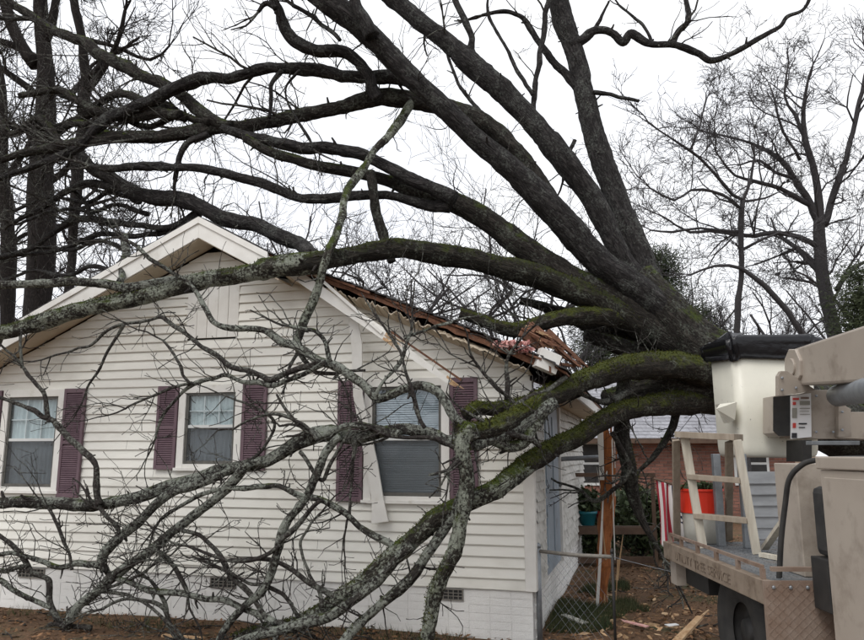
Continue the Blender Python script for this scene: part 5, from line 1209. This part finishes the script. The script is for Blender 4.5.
# splintered post
pb = atZ(603, 606, 0.0); post = thing('splintered_post', pb, 'snapped upright post with orange heartwood and white splintered edges behind the fence', 'post')
D0 = ddepth(pb)
def pp(px, py, dd=0.0): return atD(px, py, D0 + dd)
R = catmull(np.array([(*pp(x_, y_), r_) for x_, y_, r_ in ((602, 614, .05), (603, 580, .055), (605, 545, .062), (608, 505, .07), (609, 468, .072), (608, 446, .05), (606, 428, .02))]), 0.03)
mb = MB(); limb_tube(mb, R, 14, 0.28, 4.4, 0.3); mb.build('heartwood', M_RAWO, post)
rs = np.random.default_rng(20)
for k in range(34):
    t_ = rs.uniform(0, 0.93); c_ = R[int(t_ * (len(R) - 1))]; a_ = rs.uniform(2.6, 6.8); L_ = rs.uniform(0.15, 0.6)
    o_ = (math.cos(a_) * _r + math.sin(a_) * _d0) * c_[3] * 1.02; q0 = c_[:3] + o_; q1 = q0 + np.array((rs.normal(0, .02), rs.normal(0, .02), L_)) + o_ * rs.uniform(0, .5)
    mb = MB(); mb.beam(q0, q1, rs.uniform(0.012, 0.035), 0.010, o_, w2=0.003, h2=0.003); mb.build('splinter', (M_RAW, M_TRIM, M_RAWO, M_RAW)[k % 4], post)
rs = np.random.default_rng(21)
for (a_, b_, w0, w1, m_) in (((597, 610), (601, 545), 0.035, 0.03, M_TRIM), ((601, 545), (603, 500), 0.03, 0.015, M_TRIM), ((602, 480), (600, 424), 0.05, 0.07, M_TRIM), ((600, 432), (607, 415), 0.07, 0.008, M_TRIM), ((615, 560), (613, 500), 0.012, 0.014, M_TRIM), ((613, 500), (612, 440), 0.014, 0.01, M_TRIM), ((617, 580), (623, 535), 0.03, 0.006, M_RAW), ((618, 560), (616, 600), 0.02, 0.006, M_RAW), ((606, 560), (602, 520), 0.02, 0.004, M_RAW)):
    mb = MB(); mb.beam(pp(*a_, -0.085), pp(*b_, -0.085), w0, 0.014, (0, 1, 0), w2=w1); mb.build('splinter', m_, post)
# loose scraps on the ground
def scrap(px, py, L_, w_, h_, ang, m_, name, label, cat, tilt=0.05):
    p = atZ(px, py, h_ / 2 + 0.01); dv_ = np.array((math.cos(ang), math.sin(ang), tilt)) * L_ / 2
    mb = MB(); mb.beam(p - dv_, p + dv_, w_, h_, w2=w_ * 0.7)
    if cat == 'board': 
        for k in range(3): mb.beam(p + dv_ * 0.9, p + dv_ * (1.2 + 0.15 * k) + np.array((0.01 * k, 0.02 * (k - 1), 0)), w_ * 0.25, h_ * 0.5, w2=0.003)
    ob = mb.build(name, m_, None, base=p); tag(ob, label, cat); return ob
scrap(574, 619, 0.36, 0.10, 0.012, 2.3, M_SIDE, 'siding_scrap', 'torn white siding scrap lying in the grass by the fence', 'siding scrap')
scrap(672, 625, 0.12, 0.09, 0.006, 0.5, M_WHITE, 'paper_scrap', 'small white paper scrap on bare soil left of the truck wheel', 'paper')
scrap(636, 624, 0.26, 0.06, 0.012, 2.6, M_INSUL, 'pink_board_scrap', 'small pinkish splintered scrap on the soil between fence and truck', 'board')
scrap(686, 632, 0.55, 0.09, 0.025, 1.0, M_RAW, 'loose_plank', 'short pale plank leaning low beside the truck wheel', 'board', 0.35)
scrap(183, 637, 0.50, 0.05, 0.02, -0.2, M_RAW, 'snapped_stick', 'pale peeled stick lying on the soil in front of the house', 'stick')
mb = MB()
for k in range(26):
    p = pp(590 + rs.uniform(-12, 30), 556 + rs.uniform(-10, 16), 0.25); e1 = rs.normal(0, .05, 3); e2 = rs.normal(0, .012, 3)
    mb.add([p - e1, p + e2, p + e1, p - e2], [np.array([[0, 1, 2, 3]])])
# neighbour's things: plant stand with pots
psD = 11.6
ps0 = atD(567, 600, psD); psb = np.array((ps0[0], ps0[1], 0))
stand = thing('plant_stand', psb, 'dark brown wooden plant stand behind the splintered post', 'plant stand')
def bq(px, py, dd=0): return atD(px, py, psD + dd)
zs = bq(590, 529)[2]
for px in (568, 652):
    for dd in (0, 0.45):
        a_ = bq(px, 474, dd); mb = MB(); mb.beam((a_[0], a_[1], -0.05), a_, 0.06, 0.06, (0, 1, 0)); mb.build('post', M_BROWNW, stand)
for py in (475, 531, 560):
    for dd in (0, 0.45):
        mb = MB(); mb.beam(bq(566, py, dd), bq(655, py, dd), 0.05, 0.06 if py == 475 else 0.10); mb.build('rail', M_BROWNW, stand)
for k in range(4):
    mb = MB(); mb.beam(bq(566, 530.5, 0.06 + 0.11 * k) + np.array((0, 0, .055)), bq(655, 530.5, 0.06 + 0.11 * k) + np.array((0, 0, .055)), 0.10, 0.02); mb.build('shelf_board', M_BROWNW, stand)
def pot(px, py, r_, h_, m_, name, label, plant):
    p = bq(px, 530, 0.2); base = np.array((p[0], p[1], p[2] + 0.068 - 0.0))
    t_ = thing(name, base, label, 'flower pot')
    MB().lathe([(r_ * 0.62, 0.0), (r_ * 0.7, 0.01), (r_ * 0.95, h_ * 0.8), (r_ * 1.08, h_ * 0.82), (r_ * 1.08, h_), (r_ * 0.9, h_), (r_ * 0.85, h_ * .85)], base, 22).build('pot', m_, t_, smooth=True)
    if plant:
        mb = MB()
        for k in range(420):
            q = base + np.array((rs.normal(0, .09), rs.normal(0, .09), h_ + abs(rs.normal(0.16, .10)))); d1 = rs.normal(0, .035, 3); d2 = rs.normal(0, .018, 3)
            mb.add([q - d1, q + d2, q + d1, q - d2], [np.array([[0, 1, 2, 3]])])
        ob = mb.build('foliage', M_LEAF, t_); ob['kind'] = 'stuff'
pot(588, 520, 0.15, 0.22, M_TEAL, 'flower_pot', 'teal glazed pot with a small green plant on the brown stand', True)
pot(603, 522, 0.11, 0.22, M_REDG, 'flower_pot', 'red glazed pot beside the splintered post on the brown stand', False)

# ------------------------------------------------------------------ neighbour's brick house
ND = 19.0
n0 = atD(520, 520, ND); n1 = atD(800, 520, ND); na = np.array((n0[0], n0[1], 0)); nb_ = np.array((n1[0], n1[1], 0))
nu = (nb_ - na) / np.linalg.norm(nb_ - na); nn = np.array((-nu[1], nu[0], 0)); NL = np.linalg.norm(nb_ - na)
EZ = atD(690, 437, ND)[2]; RZ = EZ + 1.95
nh = thing('brick_house', na, 'low red brick house with grey shingle roof beyond the fallen trunk', 'house')
def nbx(mb, a0, a1, b0, b1, z0, z1):
    f = lambda a_, b_, z: na + nu * a_ + nn * b_ + np.array((0, 0, z))
    return mb.hexa([f(a0, b0, z0), f(a1, b0, z0), f(a1, b1, z0), f(a0, b1, z0), f(a0, b0, z1), f(a1, b0, z1), f(a1, b1, z1), f(a0, b1, z1)])
wall_ = nbx(MB(), 0, NL, 0.0, 6.0, -0.1, EZ).build('wall', M_MORT, nh)
mb = MB(); r_ = 0; z = 0.04
while z < EZ - 0.08:
    x = -0.1 + (0.11 if r_ % 2 else 0)
    while x < NL - 0.12:
        if x > 0: nbx(mb, x, x + 0.205, -0.012 - random.uniform(0, .004), -0.0005, z, z + 0.065)
        x += 0.218
    z += 0.078; r_ += 1
ob = mb.build('bricks', M_BRICK, wall_); ob['kind'] = 'stuff'
for (a0, a1, z0, z1) in ((1.2, 2.2, 0.9, 2.0), (5.5, 6.4, 0.9, 2.0)):
    w_ = MB(); nbx(w_, a0, a1, -0.05, -0.02, z0, z1); w_ = w_.build('window', M_SASH, nh)
    nbx(MB(), a0 + .07, a1 - .07, -0.06, -0.051, z0 + .07, (z0 + z1) / 2 - .03).build('pane', M_BLACK, w_); nbx(MB(), a0 + .07, a1 - .07, -0.06, -0.051, (z0 + z1) / 2 + .03, z1 - .07).build('pane', M_BLACK, w_)
f = lambda a_, b_, z: na + nu * a_ + nn * b_ + np.array((0, 0, z))
rf = MB(); rf.prism([f(-0.4, -0.45, EZ - 0.08), f(-0.4, 3.0, RZ - 0.02), f(-0.4, 6.45, EZ - 0.08)], nu * (NL + 0.8)); rf = rf.build('roof', M_TRIM, nh)
mb = MB(); rows_ = 22
for k in range(rows_):
    t0_, t1_ = k / rows_, (k + 1.15) / rows_
    pA = np.array((-0.5, EZ - 0.06)); pB = np.array((3.0, RZ + 0.03))
    a_ = pA + (pB - pA) * t0_; b_ = pA + (pB - pA) * min(1.0, t1_)
    x = -0.42 - (0.15 if k % 2 else 0)
    while x < NL + 0.4:
        e = x + 0.30
        mb.hexa([f(x + .004, a_[0], a_[1] + .012), f(e, a_[0], a_[1] + .012), f(e, b_[0], b_[1]), f(x + .004, b_[0], b_[1]), f(x + .004, a_[0], a_[1] + .026 + random.uniform(0, .006)), f(e, a_[0], a_[1] + .026), f(e, b_[0], b_[1] + .006), f(x + .004, b_[0], b_[1] + .006)])
        x += 0.30
ob = mb.build('shingles', M_SHINGG, rf); ob['kind'] = 'stuff'
mb = MB(); nbx(mb, -0.4, NL + 0.4, -0.50, -0.455, EZ - 0.16, EZ - 0.03); mb.build('gutter', M_BROWNW, nh)

# ------------------------------------------------------------------ weathered board fence behind the truck
BD = 10.5
b0 = atD(752, 530, BD); b1 = atD(905, 530, BD); bt = atD(800, 477, BD)[2]
ba = np.array((b0[0], b0[1], 0)); bb = np.array((b1[0], b1[1], 0)); bu = (bb - ba) / np.linalg.norm(bb - ba); bn = np.array((-bu[1], bu[0], 0)); BL = np.linalg.norm(bb - ba)
bf = thing('board_fence', ba, 'weathered pale fence of overlapping horizontal boards behind the truck', 'fence')
z = 0.06; k = 0
while z < bt:
    mb = MB(); sl = 0.03 * (k - 3) * 0.1
    mb.hexa([ba + bn * 0.0 + np.array((0, 0, z)), bb + np.array((0, 0, z + sl)), bb + bn * 0.02 + np.array((0, 0, z + sl)), ba + bn * 0.02 + np.array((0, 0, z)),
             ba + bn * 0.03 + np.array((0, 0, z + .165)), bb + bn * 0.03 + np.array((0, 0, z + sl + .165)), bb + bn * 0.045 + np.array((0, 0, z + sl + .165)), ba + bn * 0.045 + np.array((0, 0, z + .165))])
    mb.build('fence_board', M_FENCEW, bf); z += 0.152; k += 1
for t_ in (0.02, 0.5, 0.98):
    p = ba + bu * BL * t_ + bn * 0.09; mb = MB(); mb.beam((p[0], p[1], -0.1), (p[0], p[1], bt + 0.05), 0.09, 0.07, (0, 1, 0)); mb.build('post', M_FENCEW, bf)

# ------------------------------------------------------------------ standing trees
def stems_tree(name, label, stems, D, seed, lev, dens, Lr, m_=M_FAR, group=None, jitter=0.5, minr=0.008, up=0.06, k=9, wk=1.0, rmax=0.05):
    """stems: traced (px,py,w) lists; first is the trunk, run down to the ground. All stand about D metres away."""
    rs = np.random.default_rng(seed)
    top = stems[0][0]; b_ = atD(top[0], top[1], D); base = np.array((b_[0], b_[1], 0.0))
    t_ = thing(name, base, label, 'tree', group)
    crown = MB()
    for si, st in enumerate(stems):
        off = 0.0 if si == 0 else rs.normal(0, jitter)
        rows = []
        for i_, (px, py, w) in enumerate(st):
            q = atD(px, py, D + off * i_ / max(1, len(st) - 1)); rows.append((*q, 0.5 * w * wk / F * D))
        if si == 0: rows = [(base[0], base[1], -0.1, rows[0][3] * 1.35), (base[0] * .5 + rows[0][0] * .5, base[1] * .5 + rows[0][1] * .5, rows[0][2] * 0.4, rows[0][3] * 1.1)] + rows
        R = catmull(np.array(rows), 0.25)
        mb = MB(); cl, _ = limb_tube(mb, R, k if R[:, 3].mean() > 0.05 else 6, 0.1, seed + si * 2.1, 0.35)
        mb.build('trunk' if si == 0 else 'limb', m_, t_, smooth=True)
        ed = cl[-1] - cl[-2]; ed /= np.linalg.norm(ed) + 1e-9
        for k_ in range(3):
            grow(crown, rs, cl[-1] - ed * 0.03, ed + rs.normal(0, 0.1 + 0.2 * k_, 3), rs.uniform(0.8, 1.5), R[-1, 3] * (0.9 - 0.2 * k_), 3, kink=0.2, up=up * 0.5, minr=minr, nch=(2, 4))
        seg = np.linalg.norm(np.diff(cl, axis=0), axis=1).sum()
        lo_ = 0.35 if si == 0 else 0.1
        for _ in range(rs.poisson(dens * seg * (1 - lo_))):
            j = int(rs.uniform(lo_, 1.0) * (len(cl) - 1)); j = max(1, j)
            tdir = cl[j] - cl[j - 1]; tdir /= np.linalg.norm(tdir) + 1e-9
            s_ = rs.normal(0, 1, 3); s_ -= tdir * np.dot(s_, tdir); s_ /= np.linalg.norm(s_)
            grow(crown, rs, cl[j], s_ * 0.9 + tdir * 0.5 + np.array((0, 0, .2)), rs.uniform(*Lr), max(minr * 1.3, min(R[j, 3] * 0.5, rmax)), lev, kink=0.23, up=up * 0.6, minr=minr)
    ob = crown.build('crown', m_, t_); ob['kind'] = 'stuff'
    return t_
G_BG = 'bare trees beyond the houses'
stems_tree('bare_tree', 'thick dark trunk rising behind the left roof slope', [[(36, 335, 25), (40, 250, 25), (43, 180, 23), (44, 120, 20), (45, 70, 16), (42, 20, 13), (40, -40, 11)], [(36, 65, 13), (22, 45, 11), (10, 20, 10), (0, -15, 8)], [(46, 40, 9), (54, 15, 8), (60, -20, 7)], [(38, 60, 8), (20, 48, 7), (-10, 38, 6)], [(36, 95, 7), (15, 78, 6), (-15, 55, 5)], [(42, 190, 7), (70, 165, 6), (85, 130, 5)]], 18, 31, 3, 0.7, (0.6, 1.5), M_PINE, G_BG, k=14, minr=0.006)
stems_tree('bare_tree', 'dark trunk at the left edge of the photo', [[(8, 345, 13), (9, 260, 13), (5, 180, 12), (0, 100, 11), (-12, 30, 9)], [(5, 180, 6), (25, 150, 5), (40, 120, 4)], [(7, 250, 5), (25, 235, 4), (60, 225, 3)]], 21, 32, 3, 0.9, (0.6, 1.5), M_PINE, G_BG, minr=0.006)
stems_tree('bare_tree', 'slender twisting trunk just right of the thick left trunk', [[(72, 260, 9), (76, 200, 10), (80, 150, 11), (84, 110, 10), (86, 75, 9), (82, 40, 8), (76, 10, 8), (72, -30, 7)], [(84, 95, 7), (105, 65, 5), (118, 40, 4), (125, 10, 3)], [(86, 80, 7), (98, 68, 6), (104, 60, 5)], [(70, 95, 6), (80, 85, 6)], [(84, 40, 5), (110, 45, 4), (150, 60, 3), (170, 45, 2)]], 15, 33, 3, 0.9, (0.4, 1.1), M_PINE, G_BG, minr=0.005)
stems_tree('bare_tree', 'spreading bare oak standing at the right behind the boom', [[(838, 345, 17), (830, 300, 16), (824, 260, 15), (820, 225, 14), (818, 195, 10), (812, 165, 8), (806, 140, 7), (803, 110, 5), (808, 80, 3)], [(818, 222, 9), (805, 195, 8), (795, 178, 7), (780, 160, 6), (768, 150, 5), (740, 140, 3), (700, 130, 2)], [(823, 225, 9), (833, 195, 8), (843, 168, 7), (850, 140, 6), (860, 100, 5), (868, 60, 3)], [(820, 248, 7), (800, 238, 6), (780, 234, 6), (745, 236, 5), (710, 230, 4), (690, 232, 3), (660, 215, 2)], [(822, 268, 7), (800, 252, 6), (785, 240, 5)], [(824, 275, 6), (808, 262, 5), (795, 250, 4), (780, 255, 3)], [(810, 205, 6), (780, 188, 5), (755, 180, 4), (735, 175, 3), (715, 150, 2)], [(806, 140, 5), (795, 115, 4), (785, 95, 3), (788, 65, 2)], [(836, 290, 5), (850, 270, 4), (872, 258, 4)], [(800, 160, 4), (780, 125, 3), (775, 100, 2)], [(795, 178, 5), (775, 172, 4), (760, 160, 3), (740, 165, 2)]], 22, 34, 3, 1.0, (0.8, 2.3), M_FAR, G_BG, k=12, minr=0.006, wk=0.78, rmax=0.032)
stems_tree('bare_tree', 'thin snapped trunk left of the spreading right-hand oak', [[(738, 345, 7), (740, 290, 6), (742, 240, 6), (743, 200, 5)], [(743, 200, 4), (725, 186, 4), (708, 165, 3), (690, 151, 3), (670, 138, 2), (648, 122, 2)], [(690, 151, 2.5), (700, 125, 2), (706, 100, 2)], [(742, 210, 3), (722, 194, 3), (692, 190, 3), (675, 200, 2.5), (650, 188, 2)], [(742, 232, 4), (700, 228, 3), (672, 232, 3), (650, 230, 2)], [(832, 400, 9), (815, 355, 8), (795, 322, 7), (775, 295, 6), (755, 278, 5), (742, 268, 4), (715, 266, 3), (690, 275, 2)], [(742, 250, 3), (760, 240, 3), (780, 232, 2)]], 19, 35, 3, 0.9, (0.6, 1.7), M_FAR, G_BG, minr=0.0055, wk=0.85, rmax=0.028)
for i_, (px, top, D, lab) in enumerate([(545, 205, 27, 'bare tree framed between the two steep fallen limbs'), (500, 205, 30, 'bare tree right of the gable behind the big forked limbs'), (435, 200, 28, 'bare tree above the sagging right roof slope'), (375, 215, 30, 'bare tree behind the ridge where the hanging branch crosses'), (295, 195, 29, 'bare tree just right of the gable peak'), (245, 210, 32, 'small bare tree directly behind the gable peak'), (160, 200, 27, 'bare tree above the middle of the left roof slope'), (110, 190, 30, 'bare tree low above the left roof slope'), (592, 235, 26, 'bare tree right of the steep limbs, left of the pine'), (690, 245, 30, 'small bare tree above the black bucket cover'), (770, 240, 32, 'bare tree far behind the thin snapped trunk'), (850, 215, 30, 'bare tree at the right edge beyond the oak')]):
    rs = np.random.default_rng(60 + i_); base = atD(px, 400, D); base[2] = 0; hz_ = atD(px, top, D)[2]
    t_ = thing('bare_tree', base, lab, 'tree', G_BG)
    tr_ = MB(); nst = 7; pts = [base + np.array((0, 0, -0.1))]
    for k in range(1, nst + 1): pts.append(base + np.array((rs.normal(0, .18) * k ** .5, rs.normal(0, .18), hz_ * 0.72 * k / nst)))
    tr_.tube(pts, np.linspace(0.17, 0.05, nst + 1), 8); tr_.build('trunk', M_FAR, t_, smooth=True)
    cr = MB()
    for k in range(15):
        j = rs.integers(2, nst + 1); az = rs.uniform(0, 6.28); d_ = np.array((math.cos(az), math.sin(az), rs.uniform(0.3, 1.1)))
        grow(cr, rs, np.array(pts[j]), d_, hz_ * rs.uniform(0.22, 0.42), 0.055, 3, kink=0.24, up=0.07, ratio=0.58, nch=(3, 5), minr=0.0075)
    ob = cr.build('crown', M_FAR, t_); ob['kind'] = 'stuff'
# evergreens
def pine(px, top, D, w, seed, lab, nclump=120, bot=None):
    rs = np.random.default_rng(seed); base = atD(px, 400, D); base[2] = 0; H = atD(px, top, D)[2]; Rw = 0.5 * w / F * D
    t_ = thing('pine_tree', base, lab, 'tree', 'evergreens beyond the houses'); mb = MB()
    mb.tube([base + np.array((0, 0, -.1)), base + np.array((.1, 0, H * .5)), base + np.array((0, 0, H * .96))], [0.2, 0.14, 0.03], 8); 
    cr = MB(); z0_ = H * 0.3 if bot is None else bot
    for k in range(nclump):
        zz = z0_ + (H - z0_) * rs.uniform(0, 1) ** 0.9; fr_ = 1 - ((zz - z0_) / (H - z0_)) ** 1.6; az = rs.uniform(0, 6.28); rad_ = Rw * (0.25 + 0.75 * fr_) * rs.uniform(0.3, 1.0)
        c = base + np.array((math.cos(az) * rad_, math.sin(az) * rad_, zz)); mb.tube([base + np.array((0, 0, zz - 0.25 * rad_)), c], [0.03, 0.012], 4)
        m_ = 70; pc = c + rs.normal(0, 1, (m_, 3)) * np.array((0.32, 0.32, 0.17)); dv_ = rs.normal(0, 1, (m_, 3)); dv_[:, 2] = np.abs(dv_[:, 2]) * 0.6; dv_ /= np.linalg.norm(dv_, axis=1, keepdims=True)
        sd_ = np.cross(dv_, rs.normal(0, 1, (m_, 3))); sd_ /= np.linalg.norm(sd_, axis=1, keepdims=True)
        L_ = rs.uniform(0.10, 0.22, (m_, 1)); V = np.stack([pc - sd_ * 0.016, pc + sd_ * 0.016, pc + dv_ * L_], 1).reshape(-1, 3)
        cr.add(V, [np.arange(m_ * 3).reshape(-1, 3)])
    mb.build('trunk', M_PINE, t_); ob = cr.build('crown', M_PINEL, t_); ob['kind'] = 'stuff'
pine(664, 246, 24, 84, 71, 'dark green pine showing right of the main fallen trunk', 260, 3.0)
pine(600, 268, 27, 70, 72, 'dark evergreen low between the fallen limbs', 180, 2.0)
pine(872, 268, 20, 50, 73, 'dark evergreen at the right edge above the boom', 200, 2.2)
pine(705, 305, 26, 70, 74, 'evergreen just above the black bucket cover', 160, 2.0)
def shrub(px, py, w, h, seed, lab, m_=M_LEAF, D=None):
    rs = np.random.default_rng(seed); base = atZ(px, py, 0) if D is None else atD(px, 454, D); base[2] = 0; Rw = 0.5 * w / F * ddepth(base); H = h / F * ddepth(base)
    t_ = thing('shrub', base, lab, 'shrub', 'dark shrubs in the side yard'); st = MB(); cr = MB()
    for k in range(40):
        az = rs.uniform(0, 6.28); c = base + np.array((math.cos(az) * Rw * rs.uniform(0, 1), math.sin(az) * Rw * rs.uniform(0, 1), H * rs.uniform(0.15, 1.0)))
        st.tube([base, (base + c) / 2 + rs.normal(0, .05, 3), c], [0.012, 0.008, 0.004], 4)
        m2 = 60; pc = c + rs.normal(0, .11, (m2, 3)); d1 = rs.normal(0, .03, (m2, 3)); d2 = rs.normal(0, .02, (m2, 3))
        cr.add(np.stack([pc - d1, pc + d2, pc + d1, pc - d2], 1).reshape(-1, 3), [np.arange(m2 * 4).reshape(-1, 4)])
    st.build('stems', M_TWIG, t_)['kind'] = 'stuff'; cr.build('foliage', m_, t_)['kind'] = 'stuff'
shrub(642, 556, 50, 60, 81, 'dark leafy shrub between the splintered post and the truck')
shrub(590, 556, 40, 45, 82, 'dark shrub under the plant stand')
shrub(665, 556, 40, 50, 83, 'dark shrub touching the rear corner of the truck deck')
shrub(625, 545, 50, 55, 84, 'dark shrub behind the plant stand against the brick house', D=14)

# ------------------------------------------------------------------ ground cover
rs = np.random.default_rng(90); cnt = 52000
x = rs.uniform(-9, 5, cnt); y = rs.uniform(-3.0, 10, cnt)
keep = ~((x > WX0 - 0.02) & (x < WX1 + 0.02) & (y > -0.02) & (y < HL + 0.05)); x, y = x[keep], y[keep]; cnt = len(x)
z = ground_z(x, y) + rs.uniform(0.002, 0.03, cnt); c0 = np.stack([x, y, z], 1)
a_ = rs.uniform(0, 6.28, cnt); L_ = rs.uniform(0.010, 0.034, (cnt, 1)); tl_ = rs.uniform(-.5, .5, cnt)
e1 = np.stack([np.cos(a_), np.sin(a_), tl_], 1) * L_; e2 = np.stack([-np.sin(a_), np.cos(a_), rs.uniform(-.5, .5, cnt)], 1) * L_ * 0.55
V = np.stack([c0 - e1, c0 + e2, c0 + e1, c0 - e2], 1).reshape(-1, 3); mb = MB(); mb.add(V, [np.arange(cnt * 4).reshape(-1, 4)])
ob = mb.build('fallen_leaves', M_STRAW); tag(ob, 'dead brown leaves scattered over the yard', 'leaves', kind='stuff')
cnt = 140000; x = np.concatenate([rs.uniform(-9, 5, 100000), rs.uniform(-0.02, 1.1, 40000)]); y = np.concatenate([rs.uniform(-2.5, 9, 100000), rs.uniform(-0.5, 4.5, 40000)])
dn = vnoise(np.stack([x * 0.9, y * 0.9, np.zeros(cnt)], 1)) * 0.6 + vnoise(np.stack([x * 3, y * 3, np.ones(cnt)], 1)) * 0.3
near = np.exp(-((x - 0.35) ** 2 / 0.5 + (y - 1.0) ** 2 / 6.0)) * 0.62 + np.exp(-((y + 0.25) ** 2 / 0.06)) * 0.30 * (x < 0) + np.exp(-((x + 4.3) ** 2 / 0.5 + (y + 0.45) ** 2 / 0.08)) * 0.8 + np.exp(-((x + 2.2) ** 2 / 0.5 + (y + 0.3) ** 2 / 0.05)) * 0.6
keep = (dn + near > 0.28) & ~((x > WX0 - 0.02) & (x < WX1 + 0.03) & (y > -0.03) & (y < HL + 0.05)); x, y = x[keep], y[keep]; cnt = len(x)
c0 = np.stack([x, y, ground_z(x, y) - 0.005], 1); a_ = rs.uniform(0, 6.28, cnt); wv = np.stack([np.cos(a_), np.sin(a_), np.zeros(cnt)], 1) * rs.uniform(0.002, 0.005, (cnt, 1))
h = rs.uniform(0.03, 0.11, (cnt, 1)); tip = c0 + np.stack([rs.normal(0, .35, cnt), rs.normal(0, .35, cnt), np.ones(cnt)], 1) * h
mb = MB(); mb.add(np.stack([c0 - wv, c0 + wv, tip], 1).reshape(-1, 3), [np.arange(cnt * 3).reshape(-1, 3)])
ob = mb.build('grass', M_GRASS); tag(ob, 'thin grass tufts along the house and side yard', 'grass', kind='stuff')

# broken sticks and chips on the ground
rs = np.random.default_rng(95); mb = MB()
for k in range(420):
    x_, y_ = rs.uniform(-8, 2.2), rs.choice([rs.uniform(-2.6, -0.1), rs.uniform(-0.5, 6.0)])
    if x_ < WX1 + 0.1 and y_ > -0.08: continue
    z_ = float(ground_z(x_, y_)) + 0.012; a_ = rs.uniform(0, 6.28); L_ = rs.uniform(0.05, 0.45); p = np.array((x_, y_, z_)); d_ = np.array((math.cos(a_), math.sin(a_), rs.normal(0, .08)))
    mb.tube([p, p + d_ * L_ * .5 + rs.normal(0, .015, 3) * np.array((1, 1, .4)), p + d_ * L_], [rs.uniform(0.003, 0.009)] * 3, 5)
ob = mb.build('broken_twigs', M_TWIG); tag(ob, 'snapped twigs littering the ground', 'twigs', kind='stuff')
mb = MB()
for k in range(360):
    c_ = pb if False else np.array((rs.normal(0.6, .6), rs.normal(1.2, 1.4), 0)); 
    if c_[0] < 0.05: c_[0] = 0.1 + rs.random() * .5
    c_[2] = float(ground_z(c_[0], c_[1])) + 0.012; e1 = rs.normal(0, .03, 3) * np.array((1, 1, .3)); e2 = rs.normal(0, .012, 3)
    mb.add([c_ - e1, c_ + e2, c_ + e1, c_ - e2], [np.array([[0, 1, 2, 3]])])
ob = mb.build('wood_chips', M_RAW); tag(ob, 'pale wood chips strewn about the splintered post', 'wood chips', kind='stuff')
# bolt heads on the truck's steelwork
bolt = MB(); bolt.lathe([(0.0, 0.0), (0.011, 0.0), (0.011, 0.008), (0.006, 0.011)], (0, 0, 0), 6, 'y'); bme = bolt.mesh('bolt', M_GALV)
for (px, py, D) in ((782, 378, 5.94), (782, 390, 5.94), (796, 388, 5.94), (816, 396, 6.13), (833, 396, 6.13), (816, 432, 6.13), (833, 432, 6.13), (842, 412, 6.08), (842, 430, 6.08)):
    o = bpy.data.objects.new('bolt', bme); col.objects.link(o); o.parent = truck; o.location = atD(px, py, D) - wbase(truck); o.rotation_euler = (math.pi, 0, YAW)
for k in range(7):
    o = bpy.data.objects.new('bolt', bme); col.objects.link(o); o.parent = truck; o.location = TP(-0.033, 0.02 + 0.1 * k, DZ - 0.03) - wbase(truck); o.rotation_euler = (math.pi, 0, YAW)
